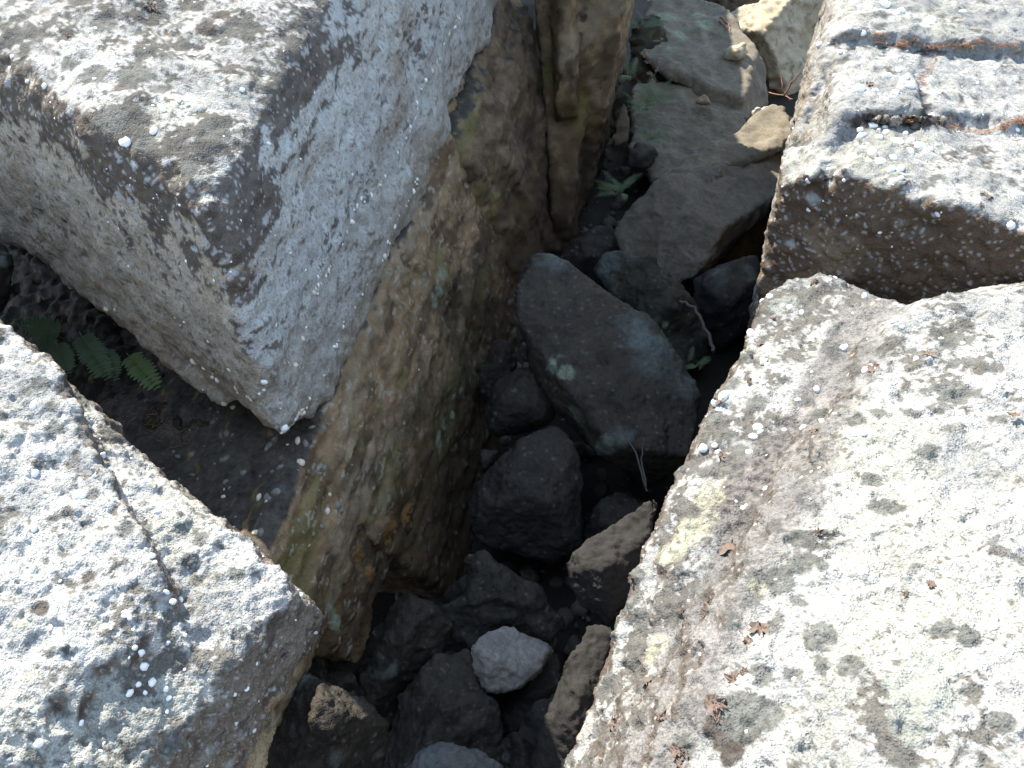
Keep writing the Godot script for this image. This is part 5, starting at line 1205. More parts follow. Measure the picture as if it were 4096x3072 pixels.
	hull(r, 0.05, [Plane(-0.931, 0.047, -0.362, 1.274), Plane(-0.795, 0.445, 0.412, -3.016), Plane(-0.534, 0.623, -0.571, 2.286), Plane(-0.522, 0.81, 0.269, -2.602), Plane(0.757, 0.552, -0.35, 2.184), Plane(0.385, 0.735, 0.558, -3.467), Plane(0.994, 0.076, -0.081, 1.41), Plane(0.892, 0.296, 0.341, -1.249), Plane(0.968, -0.234, 0.094, 0.882), Plane(0.634, 0.222, 0.741, -3.435), Plane(0.932, -0.329, 0.149, 0.712), Plane(0.512, 0.263, 0.818, -3.952), Plane(0.763, -0.574, 0.297, 0.303), Plane(0.578, -0.082, 0.812, -3.17), Plane(-0.313, -0.87, 0.38, -0.182), Plane(-0.34, -0.412, 0.845, -3.227), Plane(0.135, -0.507, -0.851, 5.676), Plane(0, 0.8, 0.6, -4.096)])
	r = rock("bank2", "leafy_bank", "brown leaf strewn soil between the bright rocks at the far end", "soil", SOIL, {"cell": 0.08, "lump": 0.05, "rough": 0.03, "tone": Color(0.10, 0.065, 0.035), "side": Color(0, 0.1, 0), "kind": "structure", "target": 5})
	hull(r, 0.05, [Plane(0.045, 0.84, -0.541, 2.773), Plane(-0.161, 0.882, 0.442, -3.725), Plane(0.913, 0.392, -0.116, 2.087), Plane(0.468, 0.611, 0.638, -3.689), Plane(0.996, 0.024, 0.088, 1.468), Plane(0.813, 0.255, 0.524, -1.779), Plane(0.334, -0.867, 0.371, 0.008), Plane(0.017, -0.226, 0.974, -5), Plane(-0.557, -0.827, 0.078, 0.049), Plane(-0.604, -0.186, 0.775, -4.929), Plane(-0.872, -0.439, -0.216, 0.665), Plane(-0.919, -0.137, 0.37, -3.165), Plane(0.248, -0.428, -0.869, 6.475), Plane(0, 0.914, 0.406, -3.553)])
	r = rock("ledge", "ledge_soil", "dark soil on the ledge under the overhanging boulder", "soil", SOIL, {"cell": 0.035, "lump": 0.03, "rough": 0.02, "tone": Color(0.055, 0.042, 0.03), "side": Color(0, 0.35, 0), "kind": "structure", "target": 4})
	hull(r, 0.03, [Plane(-0.287, 0.957, 0.05, -0.355), Plane(0, -1, 0, 1), Plane(0.214, 0.654, -0.725, 1.514), Plane(0.457, 0.68, -0.574, 0.365), Plane(0.493, 0.684, -0.539, 0.201), Plane(0.693, 0.706, 0.148, -1.334), Plane(-0.442, 0.59, 0.676, -1.187), Plane(-0.494, 0.585, 0.643, -1.046), Plane(-0.731, 0.564, 0.386, 0.291)])


# ---------------------------------------------------------------- pebbles, lichens, plants, twigs

func details() -> void:
	for k in 6:
		pebble_meshes.append(lump_mesh(k + 1, Vector3(1.0, 0.72, [0.8, 0.6, 0.9, 0.7, 0.55, 0.85][k])))
		flake_meshes.append(flake_mesh(k + 1))
	leaflet = leaflet_mesh()
	pebble_row("left", [Vector3(-0.201, -0.05, -3.889), Vector3(-0.256, -0.044, -3.611), Vector3(-0.312, -0.047, -3.321), Vector3(-0.356, -0.096, -3.077), Vector3(-0.385, -0.1, -2.923), Vector3(-0.418, -0.116, -2.738), Vector3(-0.481, -0.067, -2.446), Vector3(-0.511, -0.073, -2.285), Vector3(-0.54, -0.073, -2.139), Vector3(-0.57, -0.08, -1.981), Vector3(-0.584, -0.126, -1.888)] as Array[Vector3], 46, ["quartz white", "quartz white", "quartz tan"] as Array[String])
	pebble_row("left", [Vector3(-0.296, -0.298, -3.16), Vector3(-0.342, -0.293, -2.927), Vector3(-0.382, -0.259, -2.729), Vector3(-0.422, -0.298, -2.514), Vector3(-0.467, -0.315, -2.411), Vector3(-0.517, -0.298, -2.16), Vector3(-0.557, -0.342, -1.941), Vector3(-0.589, -0.32, -1.781), Vector3(-0.607, -0.303, -1.695)] as Array[Vector3], 40, ["quartz white", "quartz white", "quartz tan"] as Array[String])
	pebble_row("left", [Vector3(-0.902, -0.225, -1.898), Vector3(-0.833, -0.241, -1.84), Vector3(-0.772, -0.217, -1.789), Vector3(-0.709, -0.179, -1.737), Vector3(-0.627, -0.087, -1.686), Vector3(-0.6, -0.117, -1.813)] as Array[Vector3], 16, ["quartz white", "quartz white", "quartz tan"] as Array[String], 0.004, 0.010)
	pebble_row("left", [Vector3(-0.585, -0.315, -1.803), Vector3(-0.599, -0.303, -1.738), Vector3(-0.617, -0.262, -1.662)] as Array[Vector3], 14, ["quartz white", "quartz grey", "quartz white"] as Array[String], 0.006, 0.016)
	pebbles("left", [Vector4(-0.728, 0.486, -2.163, 0.009), Vector4(-0.678, 0.484, -2.168, 0.007), Vector4(-0.817, 0.483, -2.093, 0.009), Vector4(-0.791, 0.483, -2.101, 0.009), Vector4(-0.803, 0.48, -2.072, 0.006), Vector4(-0.789, 0.479, -2.076, 0.007), Vector4(-0.858, 0.482, -2.064, 0.005), Vector4(-0.841, 0.479, -2.046, 0.007), Vector4(-0.851, 0.471, -1.975, 0.012), Vector4(-0.924, 0.468, -1.943, 0.01), Vector4(-0.906, 0.47, -1.941, 0.014), Vector4(-1.041, 0.507, -2.173, 0.006), Vector4(-1.328, 0.466, -2.303, 0.007), Vector4(-1.25, 0.468, -2.237, 0.008), Vector4(-1.186, 0.478, -2.193, 0.009), Vector4(-0.869, 0.483, -2.063, 0.005), Vector4(-0.672, 0.444, -1.848, 0.004)], "quartz white", 0.35)
	pebbles("left", [Vector4(-1.468, -0.359, -2.37, 0.008), Vector4(-1.262, -0.278, -2.199, 0.011), Vector4(-1.217, -0.246, -2.162, 0.007), Vector4(-0.913, -0.055, -1.912, 0.006), Vector4(-0.906, -0.216, -1.902, 0.013), Vector4(-0.736, -0.102, -1.762, 0.008), Vector4(-0.835, -0.207, -1.842, 0.007), Vector4(-0.705, -0.175, -1.734, 0.008), Vector4(-0.837, -0.359, -1.85, 0.01), Vector4(-0.793, -0.048, -1.812, 0.005), Vector4(-0.594, -0.294, -1.767, 0.01), Vector4(-0.589, -0.327, -1.782, 0.012), Vector4(-0.599, -0.297, -1.74, 0.008), Vector4(-0.555, -0.325, -1.956, 0.008), Vector4(-0.596, -0.151, -1.816, 0.01), Vector4(-0.616, 0.03, -1.789, 0.007), Vector4(-0.552, -0.071, -2.078, 0.009), Vector4(-0.563, -0.062, -2.025, 0.011), Vector4(-0.539, -0.073, -2.144, 0.009)], "quartz tan", 0.4)
	pebbles("left", [Vector4(-0.418, -0.443, -2.613, 0.009), Vector4(-0.495, 0.067, -2.43, 0.005)], "quartz white", 0.35)
	pebbles("frontleft", [Vector4(-1.085, 0.179, -1.52, 0.009), Vector4(-1.107, 0.178, -1.465, 0.012), Vector4(-1.091, 0.176, -1.459, 0.009), Vector4(-1.019, 0.166, -1.366, 0.013), Vector4(-0.945, 0.159, -1.344, 0.007), Vector4(-0.974, 0.156, -1.241, 0.01), Vector4(-1.027, 0.158, -1.205, 0.011), Vector4(-0.961, 0.153, -1.193, 0.011), Vector4(-0.997, 0.154, -1.156, 0.009), Vector4(-0.861, 0.142, -1.149, 0.015), Vector4(-0.881, 0.143, -1.14, 0.01), Vector4(-0.884, 0.143, -1.121, 0.009), Vector4(-1.003, 0.154, -1.156, 0.007), Vector4(-0.775, 0.097, -1.201, 0.006), Vector4(-0.844, 0.143, -1.197, 0.008), Vector4(-0.949, 0.067, -1.406, 0.008)], "quartz white", 0.35)
	pebbles("frontleft", [Vector4(-0.918, 0.143, -1.066, 0.009), Vector4(-0.883, 0.143, -1.118, 0.007), Vector4(-0.66, 0.06, -0.826, 0.009), Vector4(-0.669, 0.075, -0.839, 0.008), Vector4(-0.65, 0.039, -0.802, 0.008), Vector4(-0.674, 0.044, -0.775, 0.009), Vector4(-0.665, 0.048, -0.795, 0.006), Vector4(-0.49, 0.009, -0.985, 0.007), Vector4(-0.494, 0.009, -0.975, 0.005), Vector4(-0.619, 0.014, -0.788, 0.006), Vector4(-0.618, 0.01, -0.76, 0.005), Vector4(-0.658, 0.033, -0.779, 0.005), Vector4(-0.679, 0.121, -1.017, 0.007), Vector4(-0.671, 0.12, -1.007, 0.005), Vector4(-0.635, 0.098, -0.95, 0.007), Vector4(-0.623, 0.09, -0.94, 0.007), Vector4(-0.629, 0.091, -0.931, 0.005), Vector4(-0.604, 0.043, -1.139, 0.008), Vector4(-0.529, 0.012, -0.939, 0.004), Vector4(-0.605, 0.019, -0.837, 0.004), Vector4(-0.632, 0.051, -1.077, 0.005), Vector4(-0.687, 0.122, -1.022, 0.005)], "quartz white", 0.35)
	pebbles("rightback", [Vector4(1.051, 0.273, -2.648, 0.015), Vector4(1.14, 0.271, -2.671, 0.016), Vector4(1.187, 0.27, -2.692, 0.015), Vector4(1.195, 0.269, -2.639, 0.015), Vector4(1.19, 0.268, -2.592, 0.015), Vector4(1.161, 0.269, -2.585, 0.014), Vector4(1.138, 0.269, -2.555, 0.019), Vector4(1.112, 0.269, -2.515, 0.012), Vector4(1.022, 0.273, -2.56, 0.022), Vector4(0.997, 0.273, -2.55, 0.014), Vector4(1.079, 0.271, -2.557, 0.011), Vector4(1.176, 0.269, -2.615, 0.014), Vector4(1.253, 0.306, -3.092, 0.022), Vector4(1.285, 0.304, -3.037, 0.015), Vector4(1.261, 0.305, -3.021, 0.011), Vector4(1.373, 0.301, -2.993, 0.02), Vector4(1.5, 0.298, -3.065, 0.014), Vector4(1.143, 0.31, -3.107, 0.017), Vector4(1.154, 0.309, -3.097, 0.013), Vector4(1.06, 0.237, -2.444, 0.014), Vector4(1.046, 0.219, -2.437, 0.017), Vector4(1, 0.217, -2.388, 0.015), Vector4(1.084, 0.22, -2.435, 0.013), Vector4(1.051, 0.218, -2.365, 0.013), Vector4(1.083, 0.218, -2.343, 0.022), Vector4(1.131, 0.219, -2.394, 0.012), Vector4(1.141, 0.219, -2.357, 0.012), Vector4(1.152, 0.22, -2.32, 0.018), Vector4(1.102, 0.219, -2.297, 0.018), Vector4(1.027, 0.217, -2.259, 0.017), Vector4(1.044, 0.217, -2.21, 0.016), Vector4(1.068, 0.218, -2.218, 0.019), Vector4(1.047, 0.218, -2.167, 0.011), Vector4(0.992, 0.216, -2.326, 0.011), Vector4(1.174, 0.22, -2.304, 0.015), Vector4(1.013, 0.217, -2.425, 0.011), Vector4(1.061, 0.218, -2.268, 0.013), Vector4(1.027, 0.213, -2.98, 0.017), Vector4(1.035, 0.277, -2.82, 0.01), Vector4(0.994, 0.251, -2.713, 0.009), Vector4(0.98, 0.216, -2.362, 0.011), Vector4(1.083, 0.218, -2.401, 0.01), Vector4(1.089, 0.218, -2.328, 0.011), Vector4(1.269, 0.219, -1.953, 0.013)], "quartz white", 0.3)
	pebbles("rightback", [Vector4(1.015, 0.217, -2.294, 0.023)], "quartz tan", 0.3)
	pebbles("rightback", [Vector4(1.131, 0.187, -2.057, 0.013)], "quartz grey", 0.4)
	pebbles("frontright", [Vector4(0.785, 0.159, -1.806, 0.008), Vector4(0.83, 0.108, -1.879, 0.008), Vector4(0.85, 0.182, -1.733, 0.011), Vector4(0.891, 0.199, -1.662, 0.01), Vector4(0.904, 0.204, -1.646, 0.013), Vector4(0.635, 0.123, -1.79, 0.009), Vector4(0.471, 0.115, -1.448, 0.017), Vector4(0.584, 0.122, -1.664, 0.009), Vector4(0.565, 0.118, -1.663, 0.016), Vector4(0.573, 0.131, -1.547, 0.011), Vector4(0.582, 0.135, -1.532, 0.008), Vector4(0.553, 0.131, -1.488, 0.009), Vector4(0.56, 0.135, -1.471, 0.008), Vector4(0.446, 0.109, -1.448, 0.013), Vector4(0.521, 0.126, -1.461, 0.011), Vector4(0.518, 0.137, -1.341, 0.015), Vector4(0.401, 0.112, -1.298, 0.011), Vector4(0.508, 0.138, -1.307, 0.011), Vector4(0.641, 0.126, -1.776, 0.009), Vector4(0.696, 0.147, -1.701, 0.009), Vector4(0.664, 0.16, -1.475, 0.004), Vector4(0.662, 0.166, -1.416, 0.008), Vector4(0.432, 0.119, -1.308, 0.007), Vector4(0.675, 0.139, -1.724, 0.009)], "quartz white", 0.35)
	pebble_scatter("left", Vector3(-0.877, 0.486, -2.088), 0.5, 36, ["quartz white", "quartz grey", "quartz white"] as Array[String], 0.003, 0.009)
	pebble_scatter("left", Vector3(-0.633, 0.016, -1.698), 0.5, 22, ["quartz white", "quartz grey", "quartz white"] as Array[String], 0.003, 0.006)
	pebble_scatter("frontleft", Vector3(-0.877, 0.139, -1.058), 0.55, 45, ["quartz white", "quartz grey", "quartz white"] as Array[String], 0.003, 0.011)
	pebble_scatter("frontleft", Vector3(-0.542, 0.016, -0.95), 0.35, 35, ["quartz white", "quartz grey", "quartz white"] as Array[String], 0.003, 0.008)
	pebble_scatter("rightback", Vector3(1.111, 0.271, -2.633), 0.5, 45, ["quartz white", "quartz grey", "quartz white"] as Array[String], 0.004, 0.013)
	pebble_scatter("rightback", Vector3(1.068, 0.218, -2.159), 0.45, 25, ["quartz white", "quartz grey", "quartz white"] as Array[String], 0.003, 0.01)
	pebble_scatter("frontright", Vector3(0.572, 0.134, -1.51), 0.42, 60, ["quartz white", "quartz grey", "quartz white"] as Array[String], 0.004, 0.012)
	pebble_scatter("frontright", Vector3(0.303, 0.091, -0.986), 0.45, 20, ["quartz white", "quartz grey", "quartz white"] as Array[String], 0.003, 0.007)
	pebble_scatter("wall", Vector3(-0.846, -0.515, -1.713), 0.36, 120, ["quartz dim", "quartz dim", "quartz tan", "quartz dim"] as Array[String], 0.005, 0.016)
	pebble_scatter("wall", Vector3(-0.498, -0.61, -1.863), 0.6, 14, ["quartz tan", "quartz dim"] as Array[String], 0.003, 0.006)
	flakes("frontright", [Vector4(0.409, 0.141, -1.014, 0.021), Vector4(0.354, 0.172, -0.879, 0.018), Vector4(0.344, 0.177, -0.855, 0.011), Vector4(0.398, 0.264, -0.774, 0.021), Vector4(0.381, 0.258, -0.756, 0.015), Vector4(0.347, 0.25, -0.696, 0.015), Vector4(0.361, 0.255, -0.706, 0.01), Vector4(0.314, 0.239, -0.653, 0.024), Vector4(0.313, 0.242, -0.634, 0.016), Vector4(0.179, 0.013, -0.733, 0.018), Vector4(0.239, 0.063, -0.788, 0.016), Vector4(0.238, 0.171, -0.673, 0.014), Vector4(0.242, 0.208, -0.6, 0.016), Vector4(0.247, 0.213, -0.588, 0.011), Vector4(0.26, 0.22, -0.592, 0.007), Vector4(0.533, 0.293, -0.944, 0.013), Vector4(0.65, 0.366, -0.799, 0.012), Vector4(0.611, 0.354, -0.787, 0.007), Vector4(0.223, 0.014, -1.035, 0.012), Vector4(0.311, 0.094, -0.915, 0.007), Vector4(0.457, 0.113, -1.434, 0.015), Vector4(0.433, 0.123, -1.27, 0.016), Vector4(0.535, 0.128, -1.484, 0.012), Vector4(0.739, 0.273, -1.379, 0.016), Vector4(0.596, 0.235, -1.243, 0.013), Vector4(0.671, 0.24, -1.335, 0.007), Vector4(0.629, 0.13, -1.698, 0.011), Vector4(0.75, 0.151, -1.798, 0.019), Vector4(0.585, 0.127, -1.62, 0.012), Vector4(0.533, 0.292, -0.944, 0.011)])
	flakes("left", [Vector4(-0.978, 0.543, -2.504, 0.021), Vector4(-0.957, 0.54, -2.487, 0.012), Vector4(-1.15, 0.534, -2.341, 0.009)])
	flakes("rightback", [Vector4(1.236, 0.221, -2.06, 0.02), Vector4(1.067, 0.272, -2.597, 0.014), Vector4(1.22, 0.221, -2.03, 0.008), Vector4(1.067, 0.218, -2.147, 0.015)])
	flakes("frontleft", [Vector4(-0.454, -0.095, -0.923, 0.015), Vector4(-0.445, -0.084, -0.937, 0.011)])
	needles("rightback", "rust brown pine needles caught in the upper crack of the cracked boulder", [Vector3(1.169, 0.287, -2.857), Vector3(1.256, 0.284, -2.85), Vector3(1.343, 0.274, -2.836), Vector3(1.43, 0.273, -2.831), Vector3(1.53, 0.279, -2.829), Vector3(1.608, 0.285, -2.828)] as Array[Vector3], 190, 0.010)
	needles("rightback", "rust brown pine needles in the lower crack of the cracked boulder", [Vector3(1.092, 0.244, -2.445), Vector3(1.146, 0.238, -2.439), Vector3(1.213, 0.233, -2.432), Vector3(1.278, 0.233, -2.428), Vector3(1.357, 0.235, -2.424), Vector3(1.421, 0.239, -2.421), Vector3(1.458, 0.247, -2.422), Vector3(1.474, 0.257, -2.438)] as Array[Vector3], 190, 0.011)
	needles("rightback", "rust brown pine needles in the short upright crack of the boulder", [Vector3(1.312, 0.268, -2.777), Vector3(1.268, 0.268, -2.686), Vector3(1.247, 0.267, -2.627)] as Array[Vector3], 34, 0.005)
	gravel()
	needles("ledge", "brown needles and bits of litter on the ledge soil", [Vector3(-1.376, -0.67, -2.18), Vector3(-1.226, -0.63, -2.078), Vector3(-1.068, -0.588, -1.979), Vector3(-0.987, -0.571, -1.905), Vector3(-1.185, -0.616, -2.107)] as Array[Vector3], 160, 0.05)
	var plant := thing("fern", "dark green fern with broad drooping fronds in the gap under the overhanging boulder", "fern", Vector3(-1.663, -0.75, -2.595))
	frond(plant, Vector3(-1.672, -0.713, -2.589) - plant.position, Vector3(-1.853, -0.718, -2.634) - plant.position, Vector3(0.411, 0.679, 0.608), 0.012, 10, 0.052, "fern green", 1.3)
	frond(plant, Vector3(-1.595, -0.68, -2.552) - plant.position, Vector3(-1.316, -0.526, -2.148) - plant.position, Vector3(0.37, 0.712, 0.597), 0.015, 15, 0.052, "fern green", 1.3)
	frond(plant, Vector3(-1.684, -0.707, -2.53) - plant.position, Vector3(-1.51, -0.604, -2.254) - plant.position, Vector3(0.394, 0.705, 0.59), 0.012, 12, 0.046, "fern green", 1.3)
	frond(plant, Vector3(-1.763, -0.74, -2.602) - plant.position, Vector3(-1.619, -0.657, -2.343) - plant.position, Vector3(0.406, 0.695, 0.593), 0.012, 11, 0.046, "fern green", 1.3)
	frond(plant, Vector3(-1.451, -0.647, -2.43) - plant.position, Vector3(-1.304, -0.553, -2.173) - plant.position, Vector3(0.355, 0.722, 0.594), 0.01, 12, 0.036, "fern green", 1.3)
	plant = thing("fern", "yellow green fern frond hanging from the ledge beside the darker fern", "fern", Vector3(-1.359, -0.659, -2.402))
	frond(plant, Vector3(-1.347, -0.616, -2.368) - plant.position, Vector3(-1.131, -0.501, -2.081) - plant.position, Vector3(0.33, 0.735, 0.593), 0.014, 11, 0.046, "fern light", 1.3)
	plant = thing("fern", "fern growing close against the edge of the tan slab", "fern", Vector3(0.671, -0.88, -4.944))
	frond(plant, Vector3(0.647, -0.88, -4.934) - plant.position, Vector3(0.598, -0.845, -4.8) - plant.position, Vector3(0, 0.894, 0.447), 0.018, 14, 0.02, "fern green", 0.5)
	frond(plant, Vector3(0.656, -0.88, -4.946) - plant.position, Vector3(0.624, -0.847, -4.838) - plant.position, Vector3(0, 0.894, 0.447), 0.014, 14, 0.022, "fern green", 0.5)
	frond(plant, Vector3(0.653, -0.88, -4.93) - plant.position, Vector3(0.648, -0.786, -5.026) - plant.position, Vector3(0, 0.894, 0.447), 0.016, 14, 0.019, "fern green", 0.5)
	frond(plant, Vector3(0.653, -0.88, -4.946) - plant.position, Vector3(0.655, -0.847, -4.828) - plant.position, Vector3(0, 0.894, 0.447), 0.015, 14, 0.018, "fern green", 0.5)
	frond(plant, Vector3(0.667, -0.88, -4.944) - plant.position, Vector3(0.601, -0.832, -5.081) - plant.position, Vector3(0, 0.894, 0.447), 0.019, 14, 0.021, "fern green", 0.5)
	frond(plant, Vector3(0.684, -0.88, -4.936) - plant.position, Vector3(0.708, -0.803, -5.017) - plant.position, Vector3(0, 0.894, 0.447), 0.014, 14, 0.019, "fern green", 0.5)
	frond(plant, Vector3(0.644, -0.88, -4.929) - plant.position, Vector3(0.607, -0.825, -4.805) - plant.position, Vector3(0, 0.894, 0.447), 0.017, 14, 0.022, "fern green", 0.5)
	frond(plant, Vector3(0.67, -0.88, -4.95) - plant.position, Vector3(0.711, -0.829, -5.075) - plant.position, Vector3(0, 0.894, 0.447), 0.017, 14, 0.021, "fern green", 0.5)
	plant = thing("fern", "dark green fern highest up at the far end of the wall", "fern", Vector3(0.78, -0.838, -5.481))
	frond(plant, Vector3(0.784, -0.838, -5.472) - plant.position, Vector3(0.913, -0.76, -5.486) - plant.position, Vector3(0, 0.894, 0.447), 0.018, 14, 0.022, "fern dark", 0.5)
	frond(plant, Vector3(0.766, -0.838, -5.478) - plant.position, Vector3(0.635, -0.81, -5.451) - plant.position, Vector3(0, 0.894, 0.447), 0.016, 14, 0.02, "fern dark", 0.5)
	frond(plant, Vector3(0.835, -0.838, -5.489) - plant.position, Vector3(0.91, -0.782, -5.39) - plant.position, Vector3(0, 0.894, 0.447), 0.016, 14, 0.022, "fern dark", 0.5)
	frond(plant, Vector3(0.786, -0.838, -5.482) - plant.position, Vector3(0.917, -0.766, -5.401) - plant.position, Vector3(0, 0.894, 0.447), 0.02, 14, 0.018, "fern dark", 0.5)
	frond(plant, Vector3(0.778, -0.838, -5.467) - plant.position, Vector3(0.918, -0.762, -5.4) - plant.position, Vector3(0, 0.894, 0.447), 0.021, 14, 0.018, "fern dark", 0.5)
	frond(plant, Vector3(0.779, -0.838, -5.478) - plant.position, Vector3(0.877, -0.777, -5.372) - plant.position, Vector3(0, 0.894, 0.447), 0.019, 14, 0.019, "fern dark", 0.5)
	frond(plant, Vector3(0.764, -0.838, -5.494) - plant.position, Vector3(0.619, -0.759, -5.428) - plant.position, Vector3(0, 0.894, 0.447), 0.021, 14, 0.016, "fern dark", 0.5)
	frond(plant, Vector3(0.8, -0.838, -5.499) - plant.position, Vector3(0.752, -0.791, -5.621) - plant.position, Vector3(0, 0.894, 0.447), 0.017, 14, 0.019, "fern dark", 0.5)
	frond(plant, Vector3(0.781, -0.838, -5.464) - plant.position, Vector3(0.92, -0.8, -5.483) - plant.position, Vector3(0, 0.894, 0.447), 0.017, 14, 0.022, "fern dark", 0.5)
	frond(plant, Vector3(0.758, -0.838, -5.485) - plant.position, Vector3(0.641, -0.799, -5.494) - plant.position, Vector3(0, 0.894, 0.447), 0.015, 14, 0.017, "fern dark", 0.5)
	frond(plant, Vector3(0.784, -0.838, -5.501) - plant.position, Vector3(0.892, -0.786, -5.467) - plant.position, Vector3(0, 0.894, 0.447), 0.015, 14, 0.02, "fern dark", 0.5)
	frond(plant, Vector3(0.797, -0.838, -5.477) - plant.position, Vector3(0.915, -0.814, -5.485) - plant.position, Vector3(0, 0.894, 0.447), 0.015, 14, 0.017, "fern dark", 0.5)
	frond(plant, Vector3(0.764, -0.838, -5.483) - plant.position, Vector3(0.676, -0.766, -5.522) - plant.position, Vector3(0, 0.894, 0.447), 0.014, 14, 0.021, "fern dark", 0.5)
	plant = thing("fern", "wide dark fern spreading over the mossy bank below the slab", "fern", Vector3(0.758, -1.01, -4.814))
	frond(plant, Vector3(0.733, -1.01, -4.813) - plant.position, Vector3(0.864, -0.944, -4.78) - plant.position, Vector3(0, 0.894, 0.447), 0.018, 14, 0.018, "fern dark", 0.5)
	frond(plant, Vector3(0.757, -1.01, -4.808) - plant.position, Vector3(0.787, -0.935, -4.678) - plant.position, Vector3(0, 0.894, 0.447), 0.018, 14, 0.02, "fern dark", 0.5)
	frond(plant, Vector3(0.777, -1.01, -4.811) - plant.position, Vector3(0.651, -0.98, -4.665) - plant.position, Vector3(0, 0.894, 0.447), 0.023, 14, 0.02, "fern dark", 0.5)
	frond(plant, Vector3(0.754, -1.01, -4.814) - plant.position, Vector3(0.811, -0.867, -4.957) - plant.position, Vector3(0, 0.894, 0.447), 0.025, 14, 0.021, "fern dark", 0.5)
	frond(plant, Vector3(0.736, -1.01, -4.803) - plant.position, Vector3(0.57, -0.905, -4.859) - plant.position, Vector3(0, 0.894, 0.447), 0.025, 14, 0.019, "fern dark", 0.5)
	frond(plant, Vector3(0.773, -1.01, -4.793) - plant.position, Vector3(0.621, -0.919, -4.735) - plant.position, Vector3(0, 0.894, 0.447), 0.022, 14, 0.022, "fern dark", 0.5)
	frond(plant, Vector3(0.776, -1.01, -4.827) - plant.position, Vector3(0.756, -0.944, -4.628) - plant.position, Vector3(0, 0.894, 0.447), 0.025, 14, 0.018, "fern dark", 0.5)
	frond(plant, Vector3(0.78, -1.01, -4.843) - plant.position, Vector3(0.828, -0.936, -5.034) - plant.position, Vector3(0, 0.894, 0.447), 0.025, 14, 0.019, "fern dark", 0.5)
	frond(plant, Vector3(0.763, -1.01, -4.833) - plant.position, Vector3(0.787, -0.897, -4.979) - plant.position, Vector3(0, 0.894, 0.447), 0.022, 14, 0.021, "fern dark", 0.5)
	frond(plant, Vector3(0.765, -1.01, -4.806) - plant.position, Vector3(0.764, -0.942, -4.679) - plant.position, Vector3(0, 0.894, 0.447), 0.017, 14, 0.018, "fern dark", 0.5)
	frond(plant, Vector3(0.756, -1.01, -4.822) - plant.position, Vector3(0.703, -0.945, -4.671) - plant.position, Vector3(0, 0.894, 0.447), 0.021, 14, 0.02, "fern dark", 0.5)
	frond(plant, Vector3(0.755, -1.01, -4.803) - plant.position, Vector3(0.626, -0.942, -4.701) - plant.position, Vector3(0, 0.894, 0.447), 0.021, 14, 0.018, "fern dark", 0.5)
	frond(plant, Vector3(0.76, -1.01, -4.795) - plant.position, Vector3(0.864, -0.94, -4.911) - plant.position, Vector3(0, 0.894, 0.447), 0.021, 14, 0.022, "fern dark", 0.5)
	frond(plant, Vector3(0.772, -1.01, -4.815) - plant.position, Vector3(0.713, -0.912, -4.975) - plant.position, Vector3(0, 0.894, 0.447), 0.024, 14, 0.021, "fern dark", 0.5)
	frond(plant, Vector3(0.714, -1.01, -4.811) - plant.position, Vector3(0.882, -0.96, -4.937) - plant.position, Vector3(0, 0.894, 0.447), 0.026, 14, 0.022, "fern dark", 0.5)
	frond(plant, Vector3(0.756, -1.01, -4.827) - plant.position, Vector3(0.634, -0.966, -4.694) - plant.position, Vector3(0, 0.894, 0.447), 0.022, 14, 0.017, "fern dark", 0.5)
	frond(plant, Vector3(0.78, -1.01, -4.812) - plant.position, Vector3(0.639, -0.926, -4.725) - plant.position, Vector3(0, 0.894, 0.447), 0.022, 14, 0.021, "fern dark", 0.5)
	frond(plant, Vector3(0.727, -1.01, -4.799) - plant.position, Vector3(0.85, -0.945, -4.747) - plant.position, Vector3(0, 0.894, 0.447), 0.018, 14, 0.021, "fern dark", 0.5)
	plant = thing("fern", "dark fern spilling over the left end of the sloping grey slab", "fern", Vector3(0.831, -0.998, -4.898))
	frond(plant, Vector3(0.838, -0.998, -4.897) - plant.position, Vector3(0.77, -0.96, -4.818) - plant.position, Vector3(0, 0.894, 0.447), 0.013, 14, 0.018, "fern dark", 0.5)
	frond(plant, Vector3(0.833, -0.998, -4.924) - plant.position, Vector3(0.712, -0.962, -4.894) - plant.position, Vector3(0, 0.894, 0.447), 0.016, 14, 0.021, "fern dark", 0.5)
	frond(plant, Vector3(0.822, -0.998, -4.904) - plant.position, Vector3(0.862, -0.971, -4.804) - plant.position, Vector3(0, 0.894, 0.447), 0.013, 14, 0.019, "fern dark", 0.5)
	frond(plant, Vector3(0.837, -0.998, -4.866) - plant.position, Vector3(0.723, -0.917, -4.92) - plant.position, Vector3(0, 0.894, 0.447), 0.018, 14, 0.02, "fern dark", 0.5)
	frond(plant, Vector3(0.833, -0.998, -4.88) - plant.position, Vector3(0.733, -0.981, -4.835) - plant.position, Vector3(0, 0.894, 0.447), 0.013, 14, 0.016, "fern dark", 0.5)
	frond(plant, Vector3(0.852, -0.998, -4.879) - plant.position, Vector3(0.696, -0.964, -4.84) - plant.position, Vector3(0, 0.894, 0.447), 0.02, 14, 0.016, "fern dark", 0.5)
	frond(plant, Vector3(0.835, -0.998, -4.898) - plant.position, Vector3(0.72, -0.914, -4.938) - plant.position, Vector3(0, 0.894, 0.447), 0.018, 14, 0.018, "fern dark", 0.5)
	frond(plant, Vector3(0.795, -0.998, -4.883) - plant.position, Vector3(0.782, -0.923, -4.962) - plant.position, Vector3(0, 0.894, 0.447), 0.013, 14, 0.018, "fern dark", 0.5)
	frond(plant, Vector3(0.848, -0.998, -4.879) - plant.position, Vector3(0.887, -0.948, -4.794) - plant.position, Vector3(0, 0.894, 0.447), 0.013, 14, 0.018, "fern dark", 0.5)
